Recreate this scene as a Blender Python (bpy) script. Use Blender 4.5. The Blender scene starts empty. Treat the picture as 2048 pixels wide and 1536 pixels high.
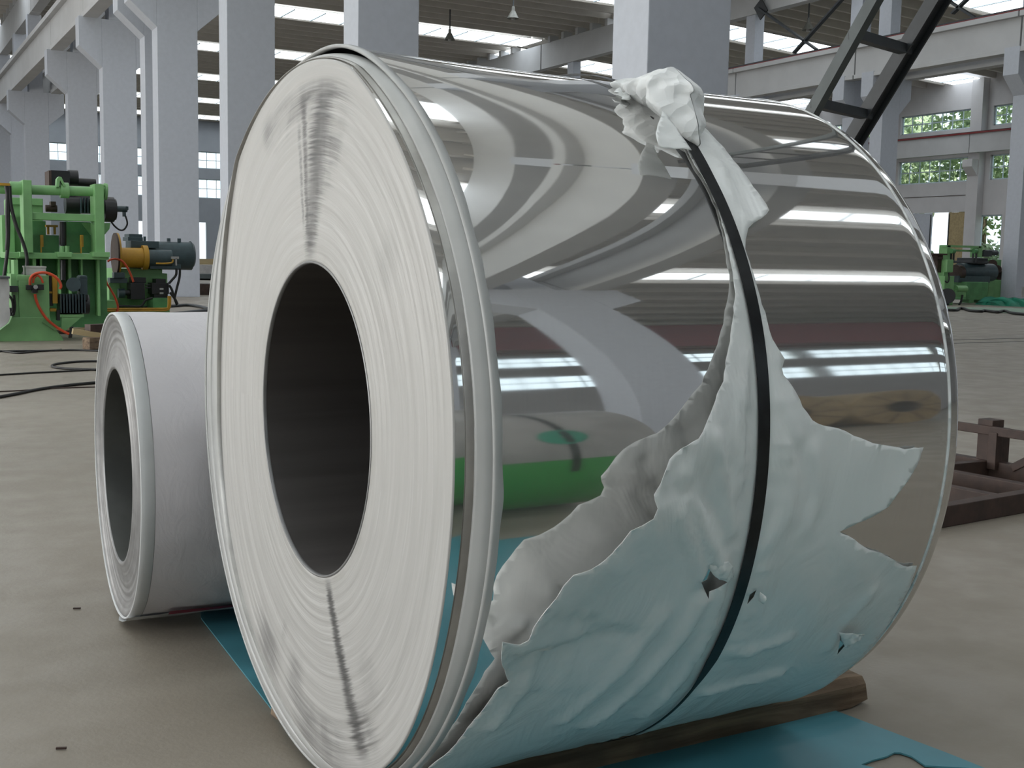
import bpy, bmesh, math, random
import numpy as np
from mathutils import Vector, Matrix, noise as mnoise
from mathutils.geometry import delaunay_2d_cdt
random.seed(7)
C = bpy.context.scene.collection
SC = bpy.context.scene
PI = math.pi

# ------------------------------------------------------------------ camera, world, sun, big lights, exposure
FPX, PITCH, ROLL, AZ, CAMZ = 2307.3, .1076, .0197, 1.0564, 1.0675
cp, sp, cr, sr = math.cos(PITCH), math.sin(PITCH), math.cos(ROLL), math.sin(ROLL)
_M = np.array([[cr, -sr, 0], [sr, cr, 0], [0, 0, 1]]) @ np.array([[1, 0, 0], [0, -sp, -cp], [0, cp, -sp]])
_B = np.array([[math.sin(AZ), math.cos(AZ), 0], [-math.cos(AZ), math.sin(AZ), 0], [0, 0, 1]])
MW = _M @ _B.T
EYE = np.array([0, 0, CAMZ])
cam = bpy.data.cameras.new('camera'); cam.sensor_width = 36; cam.lens = FPX / 2048 * 36
cam.clip_end = 400; cam.clip_start = .05
camo = bpy.data.objects.new('camera', cam); C.objects.link(camo)
camo.matrix_world = Matrix(((MW[0][0], -MW[1][0], -MW[2][0], 0), (MW[0][1], -MW[1][1], -MW[2][1], 0),
                            (MW[0][2], -MW[1][2], -MW[2][2], CAMZ), (0, 0, 0, 1)))
SC.camera = camo
w = bpy.data.worlds.new('sky'); SC.world = w; w.use_nodes = True
bg = w.node_tree.nodes['Background']; bg.inputs[0].default_value = (.80, .90, 1, 1); bg.inputs[1].default_value = 1.5
sun = bpy.data.lights.new('sun', 'SUN'); sun.energy = 4.5; sun.color = (1, .93, .8); sun.angle = .01
suno = bpy.data.objects.new('sun', sun); C.objects.link(suno); suno.rotation_euler = (math.radians(12), math.radians(-38), 0)
def area(name, loc, rot, sx, sy, power, col):
    l = bpy.data.lights.new(name, 'AREA'); l.shape = 'RECTANGLE'; l.size = sx; l.size_y = sy; l.energy = power; l.color = col
    o = bpy.data.objects.new(name, l); C.objects.link(o); o.location = loc; o.rotation_euler = rot
    return o
# daylight through the big open gate of the hall on the left (west) side, two leaves wide
area('gate_daylight', (-17.9, 20, 2.9), (0, math.radians(-90), 0), 5.6, 40, 3000, (1, .97, .93))
SKYLIGHT = 2.1
SC.view_settings.view_transform = 'Standard'; SC.view_settings.look = 'None'
SC.view_settings.exposure = .40; SC.view_settings.gamma = 1; SC.view_settings.use_curve_mapping = False

# ------------------------------------------------------------------ geometry helpers
def ray(x, y): return MW.T @ np.array([(x - 1024) / FPX, (y - 768) / FPX, 1.])
def at(x, y, ax, val):
    d = ray(x, y); return EYE + (val - EYE[ax]) / d[ax] * d
def aty(x, y, Y): return at(x, y, 1, Y)
def atz(x, y, z=0.): return at(x, y, 2, z)

def tag(o, label=None, cat=None, group=None, kind=None):
    if label: o['label'] = label
    if cat: o['category'] = cat
    if group: o['group'] = group
    if kind: o['kind'] = kind
    return o
def empty(name, loc=(0, 0, 0)):
    o = bpy.data.objects.new(name, None); o.location = loc; C.objects.link(o); o.empty_display_size = .1
    return o
def thing(name, label, cat, loc=(0, 0, 0), group=None):
    return tag(empty(name, loc), label, cat, group)

class MB:
    def __init__(s): s.v = []; s.f = []; s.sm = []
    def add(s, vs, fs, smooth=False):
        n = len(s.v); s.v += [tuple(map(float, p)) for p in vs]
        s.f += [tuple(i + n for i in f) for f in fs]; s.sm += [smooth] * len(fs); return s
    def box(s, x0, x1, y0, y1, z0, z1):
        vs = [(x, y, z) for z in (z0, z1) for y in (y0, y1) for x in (x0, x1)]
        return s.add(vs, [(0, 2, 3, 1), (4, 5, 7, 6), (0, 1, 5, 4), (2, 6, 7, 3), (0, 4, 6, 2), (1, 3, 7, 5)])
    def bar(s, p, q, w, h, up=(0, 0, 1)):
        p, q = Vector(p), Vector(q); d = (q - p).normalized(); a = d.cross(Vector(up))
        if a.length < 1e-4: a = d.cross(Vector((0, 1, 0)))
        a.normalize(); b = a.cross(d).normalized(); a *= w / 2; b *= h / 2
        vs = [p - a - b, p + a - b, p + a + b, p - a + b, q - a - b, q + a - b, q + a + b, q - a + b]
        return s.add(vs, [(3, 2, 1, 0), (4, 5, 6, 7), (0, 1, 5, 4), (1, 2, 6, 5), (2, 3, 7, 6), (3, 0, 4, 7)])
    def cyl(s, p, q, r, r2=None, n=20, cap=True):
        p, q = Vector(p), Vector(q); d = (q - p).normalized(); a = d.orthogonal().normalized(); b = d.cross(a)
        r2 = r if r2 is None else r2
        c = [(math.cos(2 * PI * i / n), math.sin(2 * PI * i / n)) for i in range(n)]
        vs = [p + a * x * r + b * y * r for x, y in c] + [q + a * x * r2 + b * y * r2 for x, y in c]
        s.add(vs, [(i, (i + 1) % n, n + (i + 1) % n, n + i) for i in range(n)], True)
        if cap:
            s.add(vs[:n], [tuple(reversed(range(n)))]); s.add(vs[n:], [tuple(range(n))])
        return s
    def tube(s, pts, r, n=8):
        pts = [Vector(p) for p in pts]; vs = []; fs = []
        a = None
        for i, p in enumerate(pts):
            d = (pts[min(i + 1, len(pts) - 1)] - pts[max(i - 1, 0)]).normalized()
            a = d.orthogonal().normalized() if a is None else (a - d * a.dot(d)).normalized()
            b = d.cross(a)
            vs += [p + (a * math.cos(2 * PI * k / n) + b * math.sin(2 * PI * k / n)) * r for k in range(n)]
        for i in range(len(pts) - 1):
            fs += [(i * n + k, i * n + (k + 1) % n, (i + 1) * n + (k + 1) % n, (i + 1) * n + k) for k in range(n)]
        s.add(vs, fs, True); s.add(vs[:n], [tuple(reversed(range(n)))]); s.add(vs[-n:], [tuple(range(n))])
        return s
    def prism_y(s, poly, y0, y1):       # polygon of (x, z), extruded along y
        n = len(poly); vs = [(x, y0, z) for x, z in poly] + [(x, y1, z) for x, z in poly]
        return s.add(vs, [tuple(range(n)), tuple(range(2 * n - 1, n - 1, -1))] + [(i, i + n, (i + 1) % n + n, (i + 1) % n) for i in range(n)])
    def prism_z(s, poly, z0, z1):
        n = len(poly); vs = [(x, y, z0) for x, y in poly] + [(x, y, z1) for x, y in poly]
        return s.add(vs, [tuple(reversed(range(n))), tuple(range(n, 2 * n))] + [(i, (i + 1) % n, (i + 1) % n + n, i + n) for i in range(n)])
    # pixel rectangle on the plane y = Y, pushed back by d
    def px(s, x0, y0, x1, y1, Y, d):
        a, b = aty(x0, (y0 + y1) / 2, Y)[0], aty(x1, (y0 + y1) / 2, Y)[0]
        t, u = aty((x0 + x1) / 2, y0, Y)[2], aty((x0 + x1) / 2, y1, Y)[2]
        return s.box(a, b, Y, Y + d, u, t)
    def pxpoly(s, pts, Y, d):
        q = [aty(x, y, Y) for x, y in pts]; return s.prism_y([(p[0], p[2]) for p in q], Y, Y + d)
    def pxcyl(s, x0, y0, x1, y1, Y, n=24):   # cylinder along x seen as a pixel rectangle, axis at depth Y
        a, b = aty(x0, (y0 + y1) / 2, Y)[0], aty(x1, (y0 + y1) / 2, Y)[0]
        t, u = aty((x0 + x1) / 2, y0, Y)[2], aty((x0 + x1) / 2, y1, Y)[2]
        return s.cyl((a, Y, (t + u) / 2), (b, Y, (t + u) / 2), abs(t - u) / 2, n=n)
    def mesh(s, name, bevel=0, fix=True):
        me = bpy.data.meshes.new(name); me.from_pydata(s.v, [], s.f); me.update()
        me.polygons.foreach_set('use_smooth', s.sm)
        if bevel or fix:
            bm = bmesh.new(); bm.from_mesh(me)
            if fix: bmesh.ops.recalc_face_normals(bm, faces=bm.faces)
            if bevel:
                es = [e for e in bm.edges if e.is_manifold and e.calc_face_angle(0) > .6]
                bmesh.ops.bevel(bm, geom=es, offset=bevel, segments=2, affect='EDGES', profile=.6)
            bm.to_mesh(me); bm.free()
        return me
    def build(s, name, m, parent=None, bevel=0, fix=True):
        return link(name, s.mesh(name, bevel, fix), m, parent)
def link(name, me, m=None, parent=None):
    if m and not me.materials: me.materials.append(m)
    o = bpy.data.objects.new(name, me); C.objects.link(o)
    if parent:
        o.parent = parent
        if parent.parent is None and parent.type == 'EMPTY' and o.name: o.matrix_parent_inverse = Matrix.Translation(-parent.location)
    return o
def instance(name, src, parent, loc=(0, 0, 0), scale=(1, 1, 1), rot=(0, 0, 0)):
    o = bpy.data.objects.new(name, src.data if hasattr(src, 'data') else src); C.objects.link(o)
    o.parent = parent; o.location = loc; o.scale = scale; o.rotation_euler = rot
    return o
def spline(pts, n=8):
    pts = [Vector(p) for p in pts]; P = [pts[0] * 2 - pts[1]] + pts + [pts[-1] * 2 - pts[-2]]; out = []
    for i in range(1, len(P) - 2):
        a, b, c, d = P[i - 1:i + 3]
        for k in range(n):
            t = k / n
            out.append(.5 * (2 * b + (c - a) * t + (2 * a - 5 * b + 4 * c - d) * t * t + (3 * b - a - 3 * c + d) * t ** 3))
    return out + [pts[-1]]

# ------------------------------------------------------------------ materials
def nodes(name):
    m = bpy.data.materials.new(name); m.use_nodes = True; nt = m.node_tree
    return m, nt, nt.nodes['Principled BSDF'], nt.nodes.new('ShaderNodeTexCoord')
def mix(nt, fac, a, b, typ='MIX'):
    n = nt.nodes.new('ShaderNodeMix'); n.data_type = 'RGBA'; n.blend_type = typ; n.clamp_factor = True
    for s, v in ((n.inputs[0], fac), (n.inputs[6], a), (n.inputs[7], b)):
        if hasattr(v, 'default_value') or hasattr(v, 'links'): nt.links.new(v, s)
        else: s.default_value = v if not isinstance(v, tuple) else (*v, 1)
    return n.outputs[2]
def tex(nt, co, scale, detail=4, dist=0, sc=None, rough=.55):
    if sc:
        mp = nt.nodes.new('ShaderNodeMapping'); mp.inputs['Scale'].default_value = sc; nt.links.new(co, mp.inputs[0]); co = mp.outputs[0]
    n = nt.nodes.new('ShaderNodeTexNoise'); n.inputs['Scale'].default_value = scale; n.inputs['Detail'].default_value = detail
    n.inputs['Distortion'].default_value = dist; n.inputs['Roughness'].default_value = rough
    nt.links.new(co, n.inputs['Vector']); return n.outputs['Fac']
def ramp(nt, fac, a, b, lo=0., hi=1.):
    n = nt.nodes.new('ShaderNodeMapRange'); n.interpolation_type = 'SMOOTHSTEP'
    n.inputs[1].default_value = a; n.inputs[2].default_value = b; n.inputs[3].default_value = lo; n.inputs[4].default_value = hi
    nt.links.new(fac, n.inputs[0]); return n.outputs[0]
def mth(nt, op, a, b=0.):
    n = nt.nodes.new('ShaderNodeMath'); n.operation = op
    for s, v in ((n.inputs[0], a), (n.inputs[1], b)):
        if hasattr(v, 'links'): nt.links.new(v, s)
        else: s.default_value = v
    return n.outputs[0]
def bump(nt, b, h, strength, dist=.02):
    n = nt.nodes.new('ShaderNodeBump'); n.inputs['Strength'].default_value = strength; n.inputs['Distance'].default_value = dist
    nt.links.new(h, n.inputs['Height']); nt.links.new(n.outputs[0], b.inputs['Normal'])
def mat(name, col, rough=.6, metal=0, var=.12, scale=6, bmp=0, col2=None, sc=None, spec=.5):
    m, nt, b, tc = nodes(name)
    f = tex(nt, tc.outputs['Object'], scale, 5, sc=sc)
    c2 = col2 or tuple(c * (1 - var * 2) for c in col)
    nt.links.new(mix(nt, ramp(nt, f, .3, .7), c2, col), b.inputs['Base Color'])
    b.inputs['Roughness'].default_value = rough; b.inputs['Metallic'].default_value = metal
    b.inputs['Specular IOR Level'].default_value = spec
    if bmp: bump(nt, b, f, bmp)
    return m
def emit(name, col, s):
    m, nt, b, tc = nodes(name)
    f = tex(nt, tc.outputs['Object'], .6, 2)
    nt.links.new(mix(nt, f, col, tuple(min(1, c * 1.04) for c in col)), b.inputs['Emission Color'])
    b.inputs['Emission Strength'].default_value = s; b.inputs['Base Color'].default_value = (*col, 1)
    return m
M = {}
M['floor'], nt, b, tc = nodes('concrete_floor')
co = tc.outputs['Object']
f1 = tex(nt, co, .35, 6, .4); f2 = tex(nt, co, 3.5, 6); f3 = tex(nt, co, 60, 3)
c = mix(nt, ramp(nt, f1, .35, .65), (.245, .213, .172), (.292, .257, .21)); c = mix(nt, ramp(nt, f2, .35, .7, 0, .35), c, (.22, .195, .16))
c = mix(nt, ramp(nt, f3, .62, .75, 0, .35), c, (.24, .22, .2))
nt.links.new(c, b.inputs['Base Color']); b.inputs['Roughness'].default_value = .42
nt.links.new(ramp(nt, f2, .3, .7, .36, .6), b.inputs['Roughness']); bump(nt, b, f3, .05)
M['ground'] = mat('grass_ground', (.16, .25, .07), .9, scale=.8, var=.25)
M['ceil'] = mat('ceiling_concrete', (.56, .535, .50), .85, scale=1.5, var=.05)
M['beam'] = mat('white_washed_concrete', (.49, .495, .505), .8, scale=1.2, var=.04)
M['col'] = mat('grey_white_paint', (.47, .495, .55), .75, scale=9, var=.03, bmp=.08)
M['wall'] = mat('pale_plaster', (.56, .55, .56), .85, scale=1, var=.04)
M['skylight'] = emit('daylit_skylight_panel', (.86, .93, 1), SKYLIGHT)
M['red'] = mat('red_oxide_paint', (.20, .022, .022), .5, scale=3)
M['dark'] = mat('dark_steel_paint', (.035, .04, .045), .45, scale=8)
M['brace'] = mat('grey_green_steel_paint', (.075, .09, .092), .42, scale=6, var=.1)
M['frame'] = mat('pale_blue_window_steel', (.55, .66, .72), .5)
M['green'] = mat('pale_green_machine_paint', (.20, .42, .17), .42, scale=5, var=.08)
M['green_d'] = mat('mid_green_machine_paint', (.09, .27, .10), .45, scale=5, var=.15)
M['black'] = mat('black_paint', (.012, .012, .014), .4, scale=9)
M['rubber'] = mat('black_rubber', (.012, .012, .012), .55, scale=20)
M['motor'] = mat('blue_grey_motor_paint', (.045, .075, .085), .4, scale=8)
M['yellow'] = mat('ochre_yellow_paint', (.50, .27, .02), .45, scale=6)
M['orange'] = mat('red_orange_hose', (.60, .07, .02), .4, scale=12)
M['brown'] = mat('rust_brown_primer', (.055, .03, .022), .6, scale=14, var=.2, bmp=.1)
M['timber'], nt, b, tc = nodes('weathered_timber')
f = tex(nt, tc.outputs['Object'], 22, 6, .8, sc=(.08, 1, 1)); g = tex(nt, tc.outputs['Object'], 5, 4)
c = mix(nt, ramp(nt, f, .35, .65), (.085, .055, .035), (.22, .155, .10)); c = mix(nt, ramp(nt, g, .5, .75, 0, .6), c, (.06, .05, .042))
nt.links.new(c, b.inputs['Base Color']); b.inputs['Roughness'].default_value = .85; bump(nt, b, f, .5, .01)
M['teal'] = mat('teal_plastic_sheet', (.08, .28, .34), .38, scale=3, var=.10)
M['film'], nt, b, tc = nodes('white_protective_film')
f = tex(nt, tc.outputs['Object'], 9, 4); g = tex(nt, tc.outputs['Object'], 70, 3)
nt.links.new(mix(nt, f, (.82, .835, .82), (.87, .885, .87)), b.inputs['Base Color']); b.inputs['Roughness'].default_value = .26
wv = tex(nt, tc.outputs['Object'], 7, 3, 1.6, sc=(1, .6, .6)); bump(nt, b, mth(nt, 'ADD', wv, mth(nt, 'MULTIPLY', g, .06)), .35, .02)
tl = nt.nodes.new('ShaderNodeBsdfTranslucent'); tl.inputs[0].default_value = (.72, .74, .71, 1); mxs = nt.nodes.new('ShaderNodeMixShader'); mxs.inputs[0].default_value = .03
nt.links.new(b.outputs[0], mxs.inputs[1]); nt.links.new(tl.outputs[0], mxs.inputs[2]); nt.links.new(mxs.outputs[0], nt.nodes['Material Output'].inputs[0])
M['crumple'], nt, b, tc = nodes('crumpled_white_film')
vo = nt.nodes.new('ShaderNodeTexVoronoi'); vo.inputs['Scale'].default_value = 17; nt.links.new(tc.outputs['Object'], vo.inputs['Vector'])
v2 = nt.nodes.new('ShaderNodeTexVoronoi'); v2.inputs['Scale'].default_value = 36; nt.links.new(tc.outputs['Object'], v2.inputs['Vector'])
b.inputs['Base Color'].default_value = (.86, .87, .86, 1); b.inputs['Roughness'].default_value = .35
bump(nt, b, mth(nt, 'ADD', vo.outputs['Distance'], mth(nt, 'MULTIPLY', v2.outputs['Distance'], .35)), .75, .022)
M['film_edge'] = mat('grey_white_film_edge', (.43, .435, .425), .36, scale=9, var=.05)
M['paper'], nt, b, tc = nodes('white_wrapping_paper')
f = tex(nt, tc.outputs['Object'], 16, 4, 1.2, sc=(1, 1, .5)); g = tex(nt, tc.outputs['Object'], 3, 4)
nt.links.new(mix(nt, g, (.60, .575, .595), (.66, .64, .655)), b.inputs['Base Color']); b.inputs['Roughness'].default_value = .6; bump(nt, b, f, .22, .012)
M['rim'] = mat('pale_edge_paper', (.56, .575, .575), .5, scale=8, var=.04)
M['mirror'], nt, b, tc = nodes('mirror_polished_steel')
f = tex(nt, tc.outputs['Object'], 240, 3, sc=(1, .04, .04)); g = tex(nt, tc.outputs['Object'], 2.2, 3)
nt.links.new(mix(nt, f, (.70, .695, .68), (.76, .755, .74)), b.inputs['Base Color'])
b.inputs['Metallic'].default_value = 1; nt.links.new(ramp(nt, g, .35, .7, .02, .055), b.inputs['Roughness'])
gl = nt.nodes.new('ShaderNodeBsdfGlossy'); gl.inputs['Color'].default_value = (.74, .735, .73, 1); gl.inputs['Roughness'].default_value = .42
mxs = nt.nodes.new('ShaderNodeMixShader'); mxs.inputs[0].default_value = .2
nt.links.new(b.outputs[0], mxs.inputs[1]); nt.links.new(gl.outputs[0], mxs.inputs[2]); nt.links.new(mxs.outputs[0], nt.nodes['Material Output'].inputs[0])
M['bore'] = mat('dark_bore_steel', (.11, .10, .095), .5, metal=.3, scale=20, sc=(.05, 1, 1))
M['wound'] = mat('wound_steel_edge', (.25, .25, .25), .45, metal=.5, scale=60, sc=(1, .3, .3))
M['step'] = mat('dull_grey_step_steel', (.40, .395, .375), .35, metal=.7, scale=12)
M['strap'] = mat('blackened_steel_strap', (.016, .018, .02), .3, metal=.2, scale=26, var=.3)
M['glass'], nt, b, tc = nodes('window_glass')
b.inputs['Base Color'].default_value = (.9, .97, .96, 1); b.inputs['Roughness'].default_value = .02
b.inputs['Transmission Weight'].default_value = 1; b.inputs['IOR'].default_value = 1.02
M['leaf'] = mat('green_leaves', (.44, .52, .32), .55, scale=1.3, col2=(.19, .27, .15))
M['bark'] = mat('grey_bark', (.12, .09, .06), .9, scale=10)
M['lamp'] = mat('enamel_lamp_shade', (.22, .22, .2), .35, scale=9)
M['plank'] = mat('yellowed_board', (.42, .33, .18), .8, scale=9, sc=(.1, 1, 1))
M['mat_green'] = mat('emerald_tarpaulin', (.01, .21, .13), .5, scale=4, var=.2)
M['grey_box'] = mat('light_grey_enclosure', (.42, .41, .40), .5)
M['labelred'] = mat('maroon_label_print', (.22, .01, .045), .5, scale=12)
M['greencoil'] = mat('green_coated_steel', (.02, .22, .035), .3, scale=3, var=.06)
M['kraft'] = mat('brown_kraft_wrap', (.36, .27, .15), .6, scale=4, var=.15)
M['strip'] = mat('matt_steel_strip', (.58, .58, .57), .4, metal=.4, scale=3)
# ------------------------------------------------------------------ setting: floor, ground, ceilings
def struct(o): o['kind'] = 'structure'; return o
XA, XB, XW, XL = 6.3, 31.0, 54.0, -18.4
YN, YS = 102.0, -22.0
struct(MB().box(XL, XW, YS, YN, -.2, 0).build('floor', M['floor']))
struct(MB().box(-120, XL, -120, 200, -.3, -.06).box(XW, 160, -120, 200, -.3, -.06).box(XL, XW, -120, YS, -.3, -.06).box(XL, XW, YN, 200, -.3, -.06).build('ground', M['ground']))
for k, Y in enumerate((11.72, 11.2)):      # narrow slots sawn in the floor, running across the hall
    struct(MB().box(6.5, 31, Y, Y + .035, 0, .004).build('trim_%d' % (k + 1), M['black']))

def slab_mesh(L):      # double-T roof slab, 2.6 wide along y, two ribs below
    m = MB().box(0, L, -1.29, 1.29, .5, .6)
    for y in (-.65, .65):
        m.add([(x, y + s * wd, z) for x in (0, L) for (s, wd, z) in ((-1, .08, 0), (1, .08, 0), (1, .13, .5), (-1, .13, .5))],
              [(0, 1, 5, 4), (1, 2, 6, 5), (3, 0, 4, 7), (0, 3, 2, 1), (4, 5, 6, 7)])
    return m.mesh('roof_slab')
def roof(x0, x1, z0, z1, strips, sw, name, near=.8):
    root = struct(MB().box(x0, x1, YS, YN, max(z0, z1) + .75, max(z0, z1) + .85).build(name, M['ceil']))
    L = math.hypot(x1 - x0, z1 - z0); ry = -math.atan2(z1 - z0, x1 - x0)
    me = slab_mesh(L); me.materials.append(M['ceil'])
    sk = MB().box(0, L, -.5, .5, -.03, .01).mesh('skylight'); sk.materials.append(M['skylight'])
    wr = MB()
    for k in range(int(L // 1.5)): wr.box(k * 1.5 + .7, k * 1.5 + .76, -.5, .5, -.07, -.03)
    wr = wr.mesh('glazing_bar'); wr.materials.append(M['frame'])
    ws = [near if y < 18 else sw for y in strips]
    edges = [YS] + [v for y, q in zip(strips, ws) for v in (y - q / 2, y + q / 2)] + [YN]
    for a, b in zip(edges[::2], edges[1::2]):
        if b - a < .4: continue
        n = max(1, round((b - a) / 2.6)); d = (b - a) / n
        for i in range(n): instance('roof_slab', me, root, (x0, a + (i + .5) * d, z0), (1, d / 2.6, 1), (0, ry, 0))
    for y, q in zip(strips, ws):
        s = instance('skylight_panel', sk, root, (x0, y, z0), (1, q, 1), (0, ry, 0))
        instance('glazing_bar', wr, s)
    return root
STR = [-9.0, -1.9, 6.2, 14.6, 23, 31.4, 42.7, 54.0, 65.3, 76.5, 88.0, 98.8]
roof(XL, XA + .45, 12.42, 12.42, STR, 2.1, 'ceiling', 2.1)  # near strips, out of view, widened to throw extra light on the film
roof(XA + .45, XB + .3, 12.42, 12.42, STR, 2.1, 'ceiling_middle')
roof(XB + .3, XW, 12.42, 11.35, [-13.8, -2, 9.7, 21.3, 33.0, 44.7, 57, 68.3, 80, 92], 2.2, 'ceiling_east')

# long roof beams on the column rows
for k, X in enumerate((XA + .45, XB + .3)):
    b = MB()
    for y0, y1 in ((YS, 8.9), (9.0, 22.8), (22.9, 35.6), (35.7, 52.6), (52.72, 80), (80.1, YN)): b.box(X - .2, X + .2, y0, y1, 10.87, 12.12)
    o = struct(b.build('roof_beam', M['beam']))
    tag(o, ('long white roof beam on the grey columns nearest the coils', 'long white roof beam on the far column row above the right crane girder')[k], 'beam')
    blk = MB().box(-.26, .26, -.11, .11, 0, .33).mesh('bearing_block'); blk.materials.append(M['beam'])
    n = 0
    for i in range(60):
        y = YS + 40 + i * 1.3
        if abs(y - 54) > 1.3: instance('bearing_block', blk, o, (X, y, 12.1))

# ------------------------------------------------------------------ columns
def col_meshes(west=True):
    L = {}
    L['shaft'] = MB().box(0, .95, 0, .57, 0, 7.7).mesh('shaft', .012)
    cw = [(0, 6.34), (0, 7.72), (-.63, 7.72), (-.63, 6.9)]
    L['corbel_w'] = MB().prism_y(cw, 0, .57).mesh('corbel', .01)
    L['corbel_e'] = MB().prism_y([(.95 - x, z) for x, z in cw], 0, .57).mesh('corbel', .01)
    L['upper_shaft'] = MB().box(.2, .75, .0, .57, 7.7, 10.9).mesh('upper_shaft', .012)
    for m in L.values(): m.materials.append(M['col'])
    return L
CM = col_meshes()
def column(x, y, label, group, sy=1.0, sx=1.0):
    t = thing('concrete_column', label, 'column', (x, y, 0), group); struct(t)
    for k in ('shaft', 'corbel_w', 'corbel_e', 'upper_shaft'):
        instance(k.split('_w')[0].split('_e')[0], CM[k], t, scale=(sx, sy, 1))
    return t
ga = 'columns of the near row'
for y, lab in ((8.77, 'big grey column with sunlit left side rising behind the crumpled film'), (15.8, 'grey column standing right behind the top of the mirror coil'),
               (22.53, 'grey column with pale left edge, just left of the mirror coil face'), (28.46, 'broad grey column with corbels behind the blue-grey motor'),
               (29.84, 'narrow visible column twinned close behind the broad grey corbelled one'), (35.49, 'grey corbelled column above the black motor on the green machine'),
               (41.9, 'third grey corbelled column from the left edge, behind green tube frame'), (53.4, 'second grey corbelled column from the left edge of the picture'),
               (58.4, 'leftmost grey column, corbel cut by the picture edge'), (1.3, 'grey column beside the coils carrying the upper end of the steel brace'),
               (-6.38, 'grey column mirrored as a slanting pale band in the coil'), (-13.9, 'grey column standing before the red crane, seen only in the mirror')):
    column(XA, y, lab, ga)
for y in (65, 71.5, 78, 84.5, 91): column(XA, y, 'far grey column hidden down the near row', ga)
gb = 'columns of the far row'
for y, lab in ((23.45, 'lilac-grey column at the right picture edge'), (29.2, 'grey column with corbels standing right behind the dark steel brace'),
               (30.55, 'twin column whose corbel shows between the two brace limbs'), (36.2, 'column with the black gusset plate above the right girder')):
    column(XB, y, lab, gb, .95, .85)
for y in (16.6, 10, 3.4, -3.2, -9.8, -16.4): column(XB, y, 'grey column of the far row out of view to the right', gb, .95, .8)
for y in (42.9, 49.6, 56.3, 63, 69.7, 76.4, 83.1): column(XB, y, 'grey column of the far row hidden behind nearer columns', gb, .95, .8)

# ------------------------------------------------------------------ crane girders (T section) with red conductor rail
def girder_mesh(L):
    return MB().box(-.14, .14, 0, L, 0, 1.0).box(-.3, .3, 0, L, 1.0, 1.16).box(-.2, .2, 0, L, -.02, .12).mesh('girder_body', .008)
def girder(x, ys, z, lab, side, ct, wide=.0):
    for i, (a, b) in enumerate(zip(ys[:-1], ys[1:])):
        t = thing('crane_girder', lab if isinstance(lab, str) else lab[i], 'girder', (x, a + .03, z), 'crane girders on the corbels'); struct(t)
        me = girder_mesh(b - a - .06); me.materials.append(M['beam']); instance('girder_body', me, t)
        r = MB().box(-.04, .04, -.03, b - a - .03, 1.16, 1.30).mesh('rail'); r.materials.append(M['dark']); instance('rail', r, t)
        c = MB().box(side * .24 - .015, side * .24 + .015, -.03, b - a - .03, 1.165, 1.20).mesh('conductor_rail'); c.materials.append(M['red']); instance('conductor_rail', c, t)
ya = [-13.6, -6.1, 1.55, 9.05, 16.1, 22.8, 29.4, 35.8, 42.2, 53.7, 58.7, 65.3]
girder(5.99, ya, 7.72, 'pale crane girder running away at the top left of the picture', -1, 1)
girder(7.55, ya, 7.72, 'pale crane girder on the right-hand corbels of the near columns', 1, 1)
yb = [-9.5, 3.7, 16.9, 23.5, 30.15, 36.5, 43.2, 49.9, 56.6]
girder(30.68, yb, 7.58, 'white crane girder with red rail crossing the upper right behind the dark brace', -1, 1)
girder(32.2, yb, 7.58, 'pale crane girder on the far side of the right-hand columns', 1, 1)

# ------------------------------------------------------------------ walls with windows
def window(name, parent_axis, c0, c1, z0, z1, X, nx=7, nz=2, axis='x', depth=.08):
    """steel window in a wall plane; axis 'x' = wall at x=X (runs along y), 'y' = wall at y=X (runs along x)"""
    def bx(m, a, b, u, v, d0, d1):
        return m.box(X + d0, X + d1, a, b, u, v) if axis == 'x' else m.box(a, b, X + d0, X + d1, u, v)
    f = MB(); e = .07
    bx(f, c0, c0 + e, z0, z1, 0, depth); bx(f, c1 - e, c1, z0, z1, 0, depth); bx(f, c0, c1, z0, z0 + e, 0, depth); bx(f, c0, c1, z1 - e, z1, 0, depth)
    o = struct(f.build(name, M['frame']))
    for i in range(1, nx):
        p = c0 + (c1 - c0) * i / nx; bx(MB(), p - .025, p + .025, z0 + e, z1 - e, .02, .06).build('glazing_bar', M['frame'], o)
    for i in range(1, nz):
        p = z0 + (z1 - z0) * i / nz; bx(MB(), c0 + e, c1 - e, p - .03, p + .03, .015, .065).build('glazing_bar', M['frame'], o)
    bx(MB(), c0 + e, c1 - e, z0 + e, z1 - e, .035, .045).build('pane', M['glass'], o)
    return o
wn = [0]
def wall_with_windows(name, X, axis, lo, hi, z1, wins, rows, thick, nx, doors=(), label=None):
    """wins: list of (c0,c1) bays; rows: list of (z0,z1) for which every bay is an opening; doors: (c0,c1,ztop)"""
    m = MB()
    def bx(a, b, u, v):
        if b - a < .01 or v - u < .01: return
        m.box(min(X, X + thick), max(X, X + thick), a, b, u, v) if axis == 'x' else m.box(a, b, min(X, X + thick), max(X, X + thick), u, v)
    rs = sorted(rows); zs = [0]
    for r in rs: zs += list(r)
    zs.append(z1)
    for i in range(0, len(zs), 2):
        a, b = zs[i], zs[i + 1]
        if i == 0 and doors:
            c = lo
            for d0, d1, dz in sorted(doors):
                bx(c, d0, 0, b); bx(d0, d1, dz, b); c = d1
            bx(c, hi, 0, b)
        else: bx(lo, hi, a, b)
    for r in rs:
        c = lo
        for w0, w1 in wins: bx(c, w0, *r); c = w1
        bx(c, hi, *r)
    o = struct(m.build(name, M['wall']))
    for r in rs:
        for w0, w1 in wins:
            wn[0] += 1; window('window_%d' % wn[0], None, w0, w1, r[0], r[1], X + thick * .45, nx, 2, axis)
    return o
ewin = [(44.35 + 6.42 * k, 44.35 + 6.42 * k + 5.05) for k in range(-7, 8)]
ewin = [w_ for w_ in ewin if w_[1] < YN - 1]
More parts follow.
